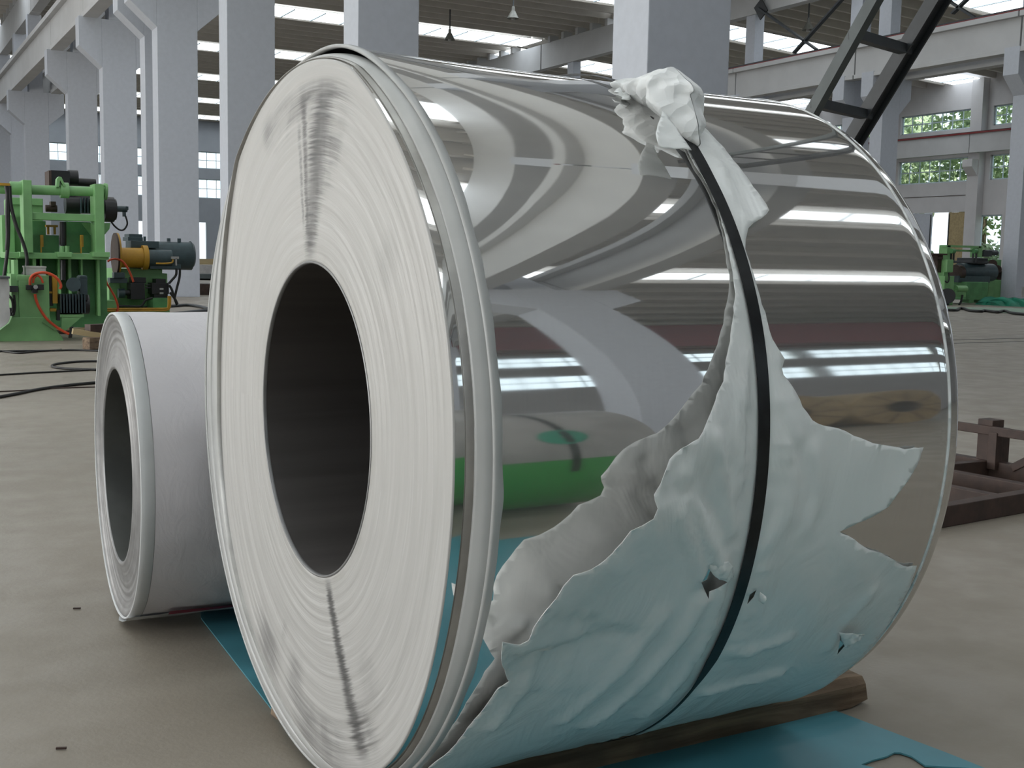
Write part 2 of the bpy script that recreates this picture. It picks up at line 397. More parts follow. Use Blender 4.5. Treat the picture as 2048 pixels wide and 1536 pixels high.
wall_with_windows('wall_east', XW, 'x', YS, YN, 12.2, ewin, [(5.9, 7.25), (8.82, 9.88)], .3, 7, doors=((44.35, 49.0, 4.22), (42.0, 43.45, 4.0)))
nwin = [(7.6 + 6.1 * k, 7.6 + 6.1 * k + 4.9) for k in range(8)]
wn_m = M['wall']; M['wall'] = mat('backlit_plaster', (.33, .355, .395), .85, scale=1, var=.04)  # darker copy of the plaster; the north wall's backlit shade is in its colour
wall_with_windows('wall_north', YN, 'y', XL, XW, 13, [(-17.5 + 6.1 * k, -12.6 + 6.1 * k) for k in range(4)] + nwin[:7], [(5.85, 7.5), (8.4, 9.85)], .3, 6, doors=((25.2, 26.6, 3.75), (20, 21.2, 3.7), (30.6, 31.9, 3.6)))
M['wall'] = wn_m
swin = [(6.6 + 6.3 * k, 6.6 + 6.3 * k + 5.6) for k in range(7)]
wall_with_windows('wall_south', YS, 'y', XL, XW, 13, [(-17.5 + 6.2 * k, -12.4 + 6.2 * k) for k in range(4)] + swin, [(5.85, 7.5), (8.75, 10.1)], -.3, 6)
m = MB().box(XL - .3, XL, YS, -4, 0, 13).box(XL - .3, XL, 22, YN, 0, 13).box(XL - .3, XL, -4, 22, 6.4, 13); struct(m.build('wall_west', M['wall']))
# pilasters with corbels, seam joints and door leaves on the east wall
pil = MB().box(-.5, 0, 0, .75, 0, 11.4).mesh('shaft', .01); pil.materials.append(M['wall'])
cb = MB().prism_y([(-.5, 6.1), (-.5, 7.0), (-1.0, 7.0), (-1.0, 6.6)], .05, .7).mesh('corbel', .01); cb.materials.append(M['wall'])
for k in range(-7, 8):
    y = 44.35 + 6.42 * k - 1.05
    if y > YN - 1: continue
    t = struct(thing('wall_pilaster', 'pale pilaster with small corbel between the windows of the right-hand wall', 'pilaster', (XW, y, 0), 'pilasters of the right-hand wall'))
    instance('shaft', pil, t); instance('corbel', cb, t)
for i in range(-6, 8):
    a = 44.35 + 6.42 * i - .7; b = a + 6.42
    if b > YN: continue
    t = struct(thing('wall_crane_girder', 'pale crane girder with red rail along the windows of the right-hand wall', 'girder', (XW - .8, a, 7.35), 'crane girders along the right-hand wall'))
    g = MB().box(-.15, .15, .02, 6.4, 0, 1.0).mesh('girder_body'); g.materials.append(M['beam']); instance('girder_body', g, t)
    g = MB().box(-.2, .1, 0, 6.42, 1.0, 1.12).mesh('rail'); g.materials.append(M['dark']); instance('rail', g, t)
    g = MB().box(-.24, -.2, 0, 6.42, 1.0, 1.09).mesh('conductor_rail'); g.materials.append(M['red']); instance('conductor_rail', g, t)
struct(MB().box(XW - .03, XW, 44.4, 50.5, 5.12, 5.15).build('trim_3', M['brown']))
d = struct(MB().box(XW + .05, XW + .12, 46.75, 49.0, 0, 4.2).build('door_1', M['col'])); MB().box(XW + .02, XW + .05, 46.8, 46.86, .1, 4.1).build('door_edge', M['dark'], d)
d = struct(MB().box(XW + .05, XW + .12, 44.35, 45.6, 0, 4.2).build('door_2', M['plank'])); MB().box(XW + .02, XW + .05, 45.5, 45.56, .1, 4.1).build('door_edge', M['dark'], d)
f = MB().box(XW + .08, XW + .16, 42.0, 42.08, 0, 4).box(XW + .08, XW + .16, 43.37, 43.45, 0, 4).box(XW + .08, XW + .16, 42, 43.45, 3.92, 4).box(XW + .08, XW + .16, 42, 43.45, 1.9, 1.98)
d = struct(f.build('door_3', M['frame'])); MB().box(XW + .1, XW + .11, 42.08, 43.37, .05, 3.92).build('pane', M['glass'], d)

# ------------------------------------------------------------------ trees outside the east windows
def leaf_mesh(r, n, seed):
    rnd = random.Random(seed); m = MB()
    for i in range(n):
        while True:
            p = Vector((rnd.uniform(-1, 1), rnd.uniform(-1, 1), rnd.uniform(-1, 1)))
            if .35 < p.length < 1: break
        p *= r * (1 + .3 * mnoise.noise(p * 2.5 + Vector((seed, 0, 0)))); p.z *= 1.3
        a = Vector((rnd.gauss(0, 1), rnd.gauss(0, 1), rnd.gauss(0, 1))).normalized(); b = a.orthogonal().normalized(); s = rnd.uniform(.12, .3)
        m.add([p - a * s, p + b * s * .55, p + a * s, p - b * s * .55], [(0, 1, 2, 3)])
    return m.mesh('crown', fix=False)
crowns = [leaf_mesh(3.1, 2000, k) for k in (1, 2, 3)]
for c_ in crowns: c_.materials.append(M['leaf'])
tr = MB().cyl((0, 0, -.1), (0, 0, 5), .22, .13, 10).mesh('trunk'); tr.materials.append(M['bark'])
rnd = random.Random(3)
for k in range(10):
    y = 38 + k * 3.6 + rnd.uniform(-.4, .4); x = XW + (6.5 if k % 2 else 12); z = 5.4 + rnd.uniform(-.5, 2.2)
    t = thing('tree', 'leafy green tree growing outside the right-hand windows', 'tree', (x, y, 0), 'trees outside the right-hand windows')
    instance('trunk', tr, t, scale=(1, 1, z / 5)); c_ = instance('crown', crowns[k % 3], t, (0, 0, z + 1.6), (1, 1, 1.15), (0, 0, rnd.uniform(0, 6))); c_['kind'] = 'stuff'
bush = leaf_mesh(1.3, 900, 9); bush.name = 'foliage'; bush.materials.append(M['leaf'])
for k in range(5):
    t = thing('bush', 'low green bush outside the open door of the right-hand wall', 'bush', (XW + 4 + (k % 2), 40.5 + k * 2.7, 0), 'bushes outside the open door')
    c_ = instance('foliage', bush, t, (0, 0, .95)); c_['kind'] = 'stuff'
#@@COIL
# ------------------------------------------------------------------ the mirror-finish steel coil
CC = np.array([0.759, 2.139, 0.749])                       # centre of the near end, axis along +x
_cO = np.array([0.716, -0.0588, -0.0144, 0.0032, 0.0082, -0.004, -0.0014])
_cF = np.array([0.6678, -0.0215, 0.0159, -0.0272, -0.0149, 0.0082, -0.0086, -0.0041, 0.0127])
def _h(c, th): return sum(c[0:1]) + sum(c[2 * k - 1] * math.cos(k * th) + c[2 * k] * math.sin(k * th) for k in range(1, (len(c) + 1) // 2))
def r2(th): return _h(_cO, th)
def r1(th): return min(_h(_cF, th), r2(th) - .014)
def u2(th): return .0225 + .0275 * math.cos(th)
def pt(u, th, r): return (CC[0] + u, CC[1] - r * math.cos(th), CC[2] + r * math.sin(th))
def angd(a, b): return (a - b + PI) % (2 * PI) - PI
LEN = 1.072
def bulge(u, th):      # the loose outer wrap lifts off at the top of the near end, plus shallow buckles
    b = .015 * math.exp(-(angd(th, math.radians(84)) / .27) ** 2) * math.exp(-max(u, 0) / .22)
    b += .0014 * math.exp(-((u - .10) / .10) ** 2 - (angd(th, math.radians(50)) / .17) ** 2)
    b -= .0008 * math.exp(-((u - .27) / .13) ** 2 - (angd(th, math.radians(42)) / .22) ** 2)
    b += .0006 * math.exp(-((u - .36) / .09) ** 2 - (angd(th, math.radians(55)) / .12) ** 2)
    return b
def rsh(u, th):
    e = max(0., min(1., (u - 1.015) / .045)); return r2(th) + bulge(u, th) - .004 * e * e
def revolve(prof, n=256, closed=True, smooth=True, th0=0, th1=2 * PI):
    """prof(th) -> list of (u, r); returns MB lofted around the coil axis"""
    m = MB(); vs = []; k = None; N = n if closed else n + 1
    for i in range(N):
        th = th0 + (th1 - th0) * i / n; p = prof(th); k = len(p); vs += [pt(u, th, r) for u, r in p]
    fs = [(i * k + j, ((i + 1) % N) * k + j, ((i + 1) % N) * k + j + 1, i * k + j + 1) for i in range(n) for j in range(k - 1)]
    return m.add(vs, fs, smooth)
RB = .304
coil = thing('stainless_steel_coil', 'huge mirror-polished steel coil with white streaked end face and dark bore', 'steel coil', (CC[0] + .5, CC[1], 0))
rnd = random.Random(11)
steps = [rnd.uniform(-.0007, .0007) for _ in range(70)]
def face_prof(th):
    R = r1(th); out = [(.006, RB), (0, RB + .004)]
    for k in range(70):
        f = (k + .5) / 70
        out.append((steps[k] +   .0004 * mnoise.noise(Vector((math.cos(th) * 3, math.sin(th) * 3, k * .35))), RB + .006 + (R - RB - .008) * f))
    return out + [(0, R - .001), (.003, R)]
# end face material: bright edge windings with dark streaks of anisotropic sheen painted in
m, nt, b, tc = nodes('coil_end_face'); M['face'] = m
co = nt.nodes.new('ShaderNodeMapping'); co.inputs['Location'].default_value = (-CC[0], -CC[1], -CC[2]); nt.links.new(tc.outputs['Object'], co.inputs[0])
sx = nt.nodes.new('ShaderNodeSeparateXYZ'); nt.links.new(co.outputs[0], sx.inputs[0])
yy = mth(nt, 'MULTIPLY', sx.outputs[1], -1.); zz = sx.outputs[2]
rr = mth(nt, 'SQRT', mth(nt, 'ADD', mth(nt, 'MULTIPLY', yy, yy), mth(nt, 'MULTIPLY', zz, zz)))
thn = mth(nt, 'ARCTAN2', zz, yy)
cb_ = nt.nodes.new('ShaderNodeCombineXYZ'); nt.links.new(mth(nt, 'MULTIPLY', rr, 1.), cb_.inputs[0]); nt.links.new(mth(nt, 'MULTIPLY', thn, .16), cb_.inputs[1])
pol = cb_.outputs[0]
rings = tex(nt, pol, 140, 3, sc=(1, .09, 1)); rings2 = tex(nt, pol, 34, 4, sc=(1, .16, 1)); radial = tex(nt, pol, 26, 4, sc=(.12, 1, 1)); blot = tex(nt, pol, 9, 5, .6)
fine = tex(nt, pol, 300, 2, sc=(1, .1, 1))
def sheen_streak(center, width, tilt, r0=.33, r1_=.70):       # soft dark streak along a radius, wandering with noise
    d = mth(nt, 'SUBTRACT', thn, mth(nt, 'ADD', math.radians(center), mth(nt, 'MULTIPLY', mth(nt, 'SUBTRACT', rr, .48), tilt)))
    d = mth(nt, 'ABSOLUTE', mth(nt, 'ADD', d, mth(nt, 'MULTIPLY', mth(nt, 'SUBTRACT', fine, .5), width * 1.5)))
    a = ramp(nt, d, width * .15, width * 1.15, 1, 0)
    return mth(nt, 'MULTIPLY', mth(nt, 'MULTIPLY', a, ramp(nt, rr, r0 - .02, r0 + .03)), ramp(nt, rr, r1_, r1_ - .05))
base = mix(nt, ramp(nt, rings2, .3, .7), (.41, .403, .387), (.45, .443, .427))
base = mix(nt, ramp(nt, rings, .52, .75, 0, .25), base, (.34, .335, .32))
base = mix(nt, ramp(nt, rings, .46, .22, 0, .35), base, (.62, .62, .61))
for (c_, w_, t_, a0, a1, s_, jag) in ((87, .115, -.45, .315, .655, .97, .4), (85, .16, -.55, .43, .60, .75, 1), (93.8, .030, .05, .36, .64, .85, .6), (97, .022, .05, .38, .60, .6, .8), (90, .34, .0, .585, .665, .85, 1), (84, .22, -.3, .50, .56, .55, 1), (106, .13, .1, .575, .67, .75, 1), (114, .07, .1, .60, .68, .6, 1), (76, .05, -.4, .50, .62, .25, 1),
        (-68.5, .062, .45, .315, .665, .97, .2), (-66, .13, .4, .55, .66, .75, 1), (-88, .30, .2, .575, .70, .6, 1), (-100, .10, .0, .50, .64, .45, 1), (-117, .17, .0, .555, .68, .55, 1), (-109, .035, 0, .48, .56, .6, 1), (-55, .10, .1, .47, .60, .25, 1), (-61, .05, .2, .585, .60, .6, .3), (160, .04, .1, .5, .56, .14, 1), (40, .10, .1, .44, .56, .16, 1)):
    s1 = mth(nt, 'MULTIPLY', sheen_streak(c_, w_, t_, a0, a1), s_)
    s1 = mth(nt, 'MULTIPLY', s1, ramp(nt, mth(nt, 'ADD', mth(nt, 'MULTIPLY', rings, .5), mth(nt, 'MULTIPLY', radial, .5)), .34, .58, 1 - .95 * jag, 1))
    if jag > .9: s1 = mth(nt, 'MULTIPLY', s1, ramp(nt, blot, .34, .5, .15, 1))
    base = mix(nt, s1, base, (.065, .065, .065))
edge = mth(nt, 'MULTIPLY', ramp(nt, rr, .345, .31), .35); base = mix(nt, mth(nt, 'MULTIPLY', edge, ramp(nt, radial, .3, .7)), base, (.30, .29, .26))
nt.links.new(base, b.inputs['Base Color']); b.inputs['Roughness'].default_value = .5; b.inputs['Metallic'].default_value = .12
bump(nt, b, mth(nt, 'ADD', rings, mth(nt, 'MULTIPLY', radial, .3)), .22, .004)
f_ = revolve(face_prof, 288).build('end_face', M['face'], coil); tag(f_, 'white winding edges with dark radial streaks')
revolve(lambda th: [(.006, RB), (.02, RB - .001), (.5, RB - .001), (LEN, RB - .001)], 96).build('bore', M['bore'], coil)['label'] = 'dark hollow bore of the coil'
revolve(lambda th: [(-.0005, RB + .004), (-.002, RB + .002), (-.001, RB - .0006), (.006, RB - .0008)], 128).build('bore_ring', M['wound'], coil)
revolve(lambda th: [(.003, r1(th)), (.012, r1(th) + .0005), (.09, r1(th) + .0005)], 256).build('inner_windings', M['mirror'], coil)['label'] = 'mirror strip of protruding inner windings'
def gq(th): return .026 * ((1 + math.cos(th)) / 2) ** .7
revolve(lambda th: [(u2(th) + .04, r1(th) - .001), (u2(th) - gq(th) - .004, r1(th) + .0022), (u2(th) - gq(th) - .004, r1(th) + .0035), (u2(th) + .04, r1(th) + .0055)], 256).build('winding_step', M['step'], coil)
def edge_prof(th):
    nz = .0035 * mnoise.noise(Vector((math.cos(th) * 5, math.sin(th) * 5, 2))) + .0016 * mnoise.noise(Vector((math.cos(th) * 26, math.sin(th) * 26, 5)))
    a = r1(th) + .006 + max(0, nz); R = r2(th) - .001; u = u2(th); d = max(.010, R - a); a = R - d
    g = max(0., -math.cos(th)) ** .5 * .012            # crease between two layers of film, on the far side only
    q = gq(th); pr = [(.03 - q, -.12 if q > .005 else 0)]
    for k in (0, .04, .12, .24, .36, .43, .46, .49, .56, .68, .8, .9, .97, 1.):
        e = abs(2 * k - 1) ** 5; gr = g * max(0, 1 - abs(k - .46) / .04)
        pr.append((-q * (1 - k) * .9 - .003 + .014 * e + gr - (nz if k < .1 else 0), k))
    return [(u + du, a + d * k) for du, k in pr]
revolve(edge_prof, 320).build('edge_film', M['film_edge'], coil)['label'] = 'folded grey-white film over the outer winding edges'
# outer wrap with mirror finish, its lifted lip and the bright seam near the far end
us = [0, .006, .02, .05, .09, .14, .2, .28, .36, .45, .55, .65, .75, .85, .93, .98, 1.01, 1.022, 1.03, 1.036]
def wrap_prof(th):
    s = u2(th) + .006; return [(ua, rsh(ua, th)) for ua in (s + u * (1.036 - s) / 1.036 for u in us)]
revolve(wrap_prof, 360).build('outer_wrap', M['mirror'], coil)['label'] = 'mirror-bright outer wrap, lifted at the top of its near edge'
revolve(lambda th: [(u2(th) + .0065 + u, rsh(u2(th) + .0065 + u, th) - .003) for u in us[:8]], 240).build('wrap_underside', M['dark'], coil)
def lip_prof(th):
    s = u2(th) + .004; R = rsh(s, th); k = .0045
    return [(s + .010, R - .004), (s - k * .3, R - .005), (s - k, R - .001), (s, R + .0022), (s + .010, R + .0026), (s + .012 + .004 * mnoise.noise(Vector((math.cos(th) * 9, math.sin(th) * 9, 0))), R + .0005)]
revolve(lip_prof, 320).build('wrap_lip', M['film_edge'], coil)['label'] = 'pale film lip along the edge of the outer wrap'
revolve(lambda th: [(1.034, rsh(1.034, th) - .001), (1.034, rsh(1.034, th) + .0015), (1.040, rsh(1.04, th) + .0015), (1.041, rsh(1.041, th) - .002)], 256).build('far_seam', M['crumple'], coil)['label'] = 'bright seam line near the far edge'
revolve(lambda th: [(1.0375, rsh(1.0375, th) - .002), (1.044, rsh(1.044, th) - .002), (1.060, rsh(1.06, th) - .002), (1.068, rsh(1.068, th) - .003), (LEN, rsh(LEN, th) - .006)], 256).build('inner_wrap_end', M['mirror'], coil)
revolve(lambda th: [(LEN, r2(th) - .018), (LEN + .001, .5), (LEN, RB - .001)], 128).build('far_face', M['wound'], coil)

# ------------------------------------------------------------------ torn white film on the coil
def hit(x, y, h=0.):     # view ray against the coil surface raised by h -> (u, theta)
    d = ray(x, y); d = d / np.linalg.norm(d); prev = None
    g = lambda t: (lambda q: math.hypot(q[1], q[2]) - rsh(q[0], math.atan2(q[2], -q[1])) - h)(EYE + t * d - CC)
    ts = np.linspace(1.0, 3.9, 240); best = (9, 0)
    for a, c in zip(ts[:-1], ts[1:]):
        ga, gc = g(a), g(c)
        if ga < best[0]: best = (ga, a)
        if ga > 0 >= gc:
            for _ in range(30):
                mdl = (a + c) / 2
                if g(mdl) > 0: a = mdl
                else: c = mdl
            best = (0, a); break
    q = EYE + best[1] * d - CC; return q[0], math.atan2(q[2], -q[1])
US = .567     # the strap runs round the coil at this distance from the near end
# outline in photograph pixels with the height each point stands off the steel
OUT = [(1340, 247, .012), (1352, 262, .006), (1368, 290, .004), (1390, 330, .004), (1408, 358, .004), (1424, 385, .005), (1440, 425, .005), (1452, 470, .006), (1461, 505, .008), (1470, 555, .010), (1470, 600, .012), (1467, 640, .014),
       (1461, 682, .018), (1453, 720, .022), (1449, 762, .030), (1436, 788, .036), (1424, 825, .044), (1413, 851, .050), (1398, 877, .056), (1364, 898, .062), (1341, 919, .066), (1333, 940, .070), (1321, 968, .072), (1309, 989, .074), (1311, 1003, .075),
       (1317, 1018, .076), (1308, 1039, .076), (1285, 1052, .076), (1262, 1063, .076), (1244, 1085, .075), (1225, 1105, .075), (1210, 1119, .075), (1180, 1138, .075), (1146, 1150, .075), (1128, 1172, .075), (1112, 1195, .074), (1095, 1214, .072), (1080, 1234, .070), (1066, 1256, .066), (1057, 1281, .06),
       (1040, 1290, .06), (1024, 1288, .062), (1005, 1283, .065), (1002, 1305, .06), (1003, 1326, .05), (1010, 1346, .035), (1018, 1364, .028), (991, 1382, .022), (974, 1404, .018), (958, 1424, .016), (934, 1455, .014), (912, 1484, .012), (887, 1511, .012), (862, 1532, .012)]
RGT = [(1781, 1247, .006), (1803, 1209, .006), (1822, 1164, .006), (1834, 1132, .006), (1816, 1133, .006), (1800, 1128, .006), (1779, 1114, .006), (1755, 1104, .006), (1732, 1096, .006), (1709, 1079, .006), (1697, 1072, .006), (1679, 1064, .005), (1703, 1054, .005), (1732, 1041, .006), (1756, 1027, .006), (1775, 1014, .007), (1795, 988, .008), (1817, 960, .009), (1833, 930, .010), (1848, 895, .012), (1828, 895, .010),
       (1808, 898, .009), (1779, 892, .008), (1755, 888, .007), (1736, 882, .006), (1707, 872, .006), (1690, 862, .006), (1673, 856, .006), (1645, 851, .006), (1622, 840, .006), (1601, 813, .006), (1588, 783, .006), (1574, 762, .007), (1566, 750, .008), (1564, 737, .009), (1568, 718, .009), (1556, 697, .008), (1543, 678, .007), (1533, 645, .005),
       (1522, 610, .004), (1512, 570, .004), (1502, 535, .004), (1490, 498, .004), (1493, 477, .006), (1497, 456, .010), (1510, 443, .014), (1525, 435, .016), (1539, 420, .018), (1525, 393, .016), (1508, 372, .014), (1488, 343, .012), (1468, 320, .012), (1442, 287, .012), (1417, 261, .014), (1400, 247, .018), (1388, 222, .02), (1368, 226, .02)]
lv = [(*hit(x, y, h), h) for x, y, h in OUT]
rv = [(*hit(x, y, h), h) for x, y, h in RGT]
bot = [(lv[-1][0] + .01, math.radians(-62), .012), (.12, math.radians(-82), .008), (.35, math.radians(-97), .006), (.7, math.radians(-97), .006), (1.02, math.radians(-86), .006), (1.03, math.radians(-60), .006)]
def rag(pts, amp, seed):      # subdivide an outline and make it ragged
    out = []; rnd_ = random.Random(seed)
    for a, b_ in zip(pts[:-1], pts[1:]):
        n = max(1, int(math.hypot(b_[0] - a[0], .72 * (b_[1] - a[1])) / .012))
        for i in range(n):
            t = i / n; j = amp if i else amp * .3
            out.append((a[0] + (b_[0] - a[0]) * t + rnd_.uniform(-j, j), a[1] + (b_[1] - a[1]) * t + rnd_.uniform(-j, j), a[2] + (b_[2] - a[2]) * t))
    return out
loop = rag(lv + bot + rv + lv[:1], .0016, 5)
HOLES = [[(1409, 1121), (1400, 1138), (1390, 1153), (1403, 1174), (1409, 1190), (1413, 1178), (1428, 1171), (1443, 1153), (1424, 1148), (1416, 1140)],
         [(1513, 1179), (1500, 1190), (1495, 1210), (1508, 1195)], [(1677, 1263), (1681, 1282), (1676, 1312), (1700, 1285), (1686, 1289)]]
holes = [[hit(x, y, .006) for x, y in h] for h in HOLES]
left = np.array([(p[0], p[1] * .72, p[2]) for p in loop[:next(i for i, p in enumerate(loop) if abs(p[1] - math.radians(-62)) < .02 and i > 60)]])
allb = np.array([(p[0], p[1] * .72, p[2]) for p in loop])
def ridge_pts(px, h=.01): return np.array([(lambda q: (q[0], q[1] * .72))(hit(x, y, h)) for x, y in px])
RIDGES = [(ridge_pts(p), a, s) for p, a, s in (
    ([(1500, 700), (1475, 800), (1470, 900), (1472, 980)], .007, .016), ([(1408, 870), (1440, 970), (1458, 1060)], .008, .018), ([(1340, 935), (1380, 1030), (1420, 1100), (1440, 1130)], .009, .022),
    ([(1330, 1010), (1370, 1090), (1398, 1150)], .007, .02), ([(1560, 860), (1585, 950), (1570, 1040), (1520, 1110)], .006, .02), ([(1540, 940), (1556, 1000), (1530, 1070)], -.004, .012), ([(1630, 900), (1640, 980), (1620, 1060)], .004, .02),
    ([(1450, 1150), (1420, 1260), (1370, 1350), (1290, 1430)], .010, .02), ([(1465, 1160), (1450, 1240), (1400, 1330)], -.006, .014), ([(1400, 1200), (1350, 1290), (1260, 1390), (1180, 1450)], .008, .022), ([(1320, 1230), (1250, 1330), (1130, 1440)], .006, .024), ([(1440, 1310), (1500, 1310), (1580, 1280)], .006, .016), ([(1400, 1390), (1450, 1380), (1560, 1350)], .008, .018),
    ([(1150, 1210), (1140, 1290), (1130, 1350)], .004, .012), ([(1060, 1300), (1040, 1380), (980, 1450)], .006, .014), ([(1510, 500), (1530, 600), (1545, 690)], .003, .008), ([(1440, 330), (1470, 400), (1495, 450)], .006, .014), ([(1420, 300), (1450, 380), (1480, 460)], .005, .010), ([(1750, 1180), (1700, 1240), (1660, 1300)], .004, .016), ([(1540, 740), (1555, 790), (1600, 880)], .004, .014))]
def segd(P, line):     # distance of the points P (n,2) from a polyline
    best = np.full(len(P), 9.)
    for a, b_ in zip(line[:-1], line[1:]):
        d = b_ - a; t = np.clip(((P - a) @ d) / (d @ d + 1e-12), 0, 1); best = np.minimum(best, np.hypot(*(P - a - t[:, None] * d).T))
    return best
def film_height(U, T):
    P = np.stack([U, T * .72], 1); h = np.full(len(P), .0045)
    # loose torn edge standing off the steel: nearest outline point gives the lift
    D = np.hypot(P[:, None, 0] - left[None, :, 0], P[:, None, 1] - left[None, :, 1]); i = D.argmin(1); d = D.min(1)
    h += (left[i, 2] - .0045).clip(0) * np.exp(-(d / .13) ** 1.3)
    D = np.hypot(P[:, None, 0] - allb[None, :, 0], P[:, None, 1] - allb[None, :, 1]); i = D.argmin(1); d = D.min(1)
    h = np.maximum(h, .0045 + (allb[i, 2] - .0045).clip(0) * np.exp(-(d / .04) ** 1.3))
    for line, a, s in RIDGES: h += 1.5 * a * np.exp(-(segd(P, line) / (.75 * s)) ** 2)
    nz = np.array([mnoise.noise(Vector((u * 5, t * 4, 1.3))) * .004 + mnoise.noise(Vector((u * 16 + t * 8, t * 3, 4.))) * .0024 + mnoise.noise(Vector((u * 34 + t * 10, t * 12, 9.))) * .0010 for u, t in zip(U, T)])
    h += nz
    ds = np.abs(U - US); k = 1 - np.exp(-(ds / .045) ** 2); h = .003 + (h - .003) * (.02 + .98 * k)
    cr_ = np.array([abs(mnoise.noise(Vector((0., t * 26, 3.)))) for t in T]); h += .010 * cr_ * np.exp(-((ds - .042) / .02) ** 2)
    return np.maximum(h, .002)
def inside(p, poly):
    x, y = p; c = False; n = len(poly); j = n - 1
    for i in range(n):
        if (poly[i][1] > y) != (poly[j][1] > y) and x < (poly[j][0] - poly[i][0]) * (y - poly[i][1]) / (poly[j][1] - poly[i][1]) + poly[i][0]: c = not c
        j = i
    return c
def sheet(name, loop2, holes2, step, place, material, parent, thick=.0008):
    """triangulate a (u,theta) outline with inner grid points, place(U,T) -> 3D points; closed thin sheet"""
    cv = [Vector(p[:2]) for p in loop2]; ed = [(i, (i + 1) % len(cv)) for i in range(len(cv))]
    for h in holes2:
        k = len(cv); cv += [Vector(p) for p in h]; ed += [(k + i, k + (i + 1) % len(h)) for i in range(len(h))]
    us_ = [p[0] for p in loop2]; ts_ = [p[1] for p in loop2]; rnd_ = random.Random(2)
    u = min(us_)
    while u < max(us_):
        t = min(ts_)
        while t < max(ts_):
            q = (u + rnd_.uniform(-.25, .25) * step, t + rnd_.uniform(-.25, .25) * step * 1.35)
            if inside(q, loop2) and not any(inside(q, h) for h in holes2): cv.append(Vector(q))
            t += step * 1.35
        u += step
    V, E_, F, *_ = delaunay_2d_cdt(cv, ed, [], 0, 1e-5)
    F = [f for f in F if (lambda q: inside(q, loop2) and not any(inside(q, h) for h in holes2))((sum(V[i].x for i in f) / len(f), sum(V[i].y for i in f) / len(f)))]
    me = bpy.data.meshes.new(name); me.from_pydata(place(np.array([v.x for v in V]), np.array([v.y for v in V])), [], F); me.update()
    me.polygons.foreach_set('use_smooth', [True] * len(me.polygons))
    o = link(name, me, material, parent)
    if thick: s = o.modifiers.new('thickness', 'SOLIDIFY'); s.thickness = thick; s.offset = 0
    return o
def on_coil(hf):
    return lambda U, T: [pt(u, t, rsh(u, t) + h) for u, t, h in zip(U, T, hf(U, T))]
film = thing('torn_protective_film', 'torn white plastic film hanging over the mirror coil under the black strap', 'plastic film', (CC[0] + .6, 1.45, 0))
sheet('film_sheet', [p[:2] for p in loop], holes, .0125, on_coil(film_height), M['film'], film)['label'] = 'ragged main sheet of the torn film'
# curled-back tongues beside the three tears
for k, tri in enumerate([[(1411, 1120), (1425, 1122), (1450, 1118), (1462, 1130), (1466, 1152), (1450, 1158), (1432, 1154), (1420, 1143), (1414, 1134)], [(1514, 1178), (1523, 1184), (1527, 1194), (1520, 1202), (1511, 1194)], [(1678, 1265), (1700, 1260), (1727, 1264), (1720, 1278), (1697, 1287), (1686, 1289)]]):
    lp = rag([(*hit(x, y, .016), 0) for x, y in tri + tri[:1]], .0008, k); c0 = np.mean([p[:2] for p in lp], 0)
    hf = lambda U, T, c0=c0, k=k: .013 + .012 * np.exp(-(((U - c0[0]) ** 2 + (T - c0[1]) ** 2 * .5) / .0012)) + np.array([abs(mnoise.noise(Vector((u * 60, t * 50, k)))) * .012 for u, t in zip(U, T)])
    sheet('curled_tongue', [p[:2] for p in lp], [], .006, on_coil(hf), M['film'], film)
# small flap hanging left of the strap's upper end
fl = [(1322, 226), (1318, 243), (1311, 258), (1308, 274), (1310, 288), (1314, 301), (1330, 302), (1345, 304), (1360, 305), (1378, 309), (1369, 294), (1357, 276), (1347, 262), (1338, 246), (1332, 232)]
lp = rag([(*hit(x, y, .028), .028) for x, y in fl + fl[:1]], .001, 3)
sheet('loose_flap', [p[:2] for p in lp], [], .008, on_coil(lambda U, T: .006 + .030 * np.clip((US - U + .01) / .05, 0, 1) + np.array([mnoise.noise(Vector((u * 30, t * 20, 0))) * .004 for u, t in zip(U, T)])), M['film'], film)
# crumpled bunch standing up on the crown of the coil, spread along the strap plane
LUMP = [(1235, 184), (1240, 170), (1247, 159), (1256, 155), (1268, 156), (1281, 157), (1294, 155), (1299, 147), (1305, 142), (1316, 139), (1327, 136), (1329, 143), (1333, 137), (1338, 134), (1346, 133), (1353, 138), (1360, 146), (1366, 153), (1374, 160), (1382, 166), (1386, 174), (1388, 182), (1384, 186), (1379, 188), (1383, 200), (1387, 214), (1392, 230), (1398, 252), (1396, 268), (1404, 292), (1390, 296), (1376, 282), (1362, 268), (1352, 258), (1340, 248), (1330, 238), (1324, 228), (1314, 232), (1304, 226), (1293, 219), (1278, 205), (1260, 197), (1246, 191)]
XL_ = CC[0] + .578
lump = [at(x, y, 0, XL_) for x, y in LUMP]
lump2 = [(p[1], p[2]) for p in lump]
la = np.array(lump2 + lump2[:1])
def lump_place(sgn):
    def f(U, T):
        d = segd(np.stack([U, T], 1), la); out = []; rnd_ = random.Random(31)
        for y, z, dd in zip(U, T, d):
            k = min(1., dd / .022); v = Vector((y * 13 + z * 6, z * 11 - y * 5, 2.2))
            a = 1 - abs(mnoise.noise(v)) * 2.4; b_ = 1 - abs(mnoise.noise(v * 2.3 + Vector((3, 1, 0)))) * 2; c_ = rnd_.uniform(-1, 1)
            h = k * (.012 + .028 * a + .020 * b_ + .008 * c_)
            out.append((XL_ - sgn * max(h, -.015) - (.02 if sgn > 0 else -.01) * k, y, z + .004 * a * k))
        return out
    return f
ll = rag([(*p, 0) for p in lump2 + lump2[:1]], .0015, 8)
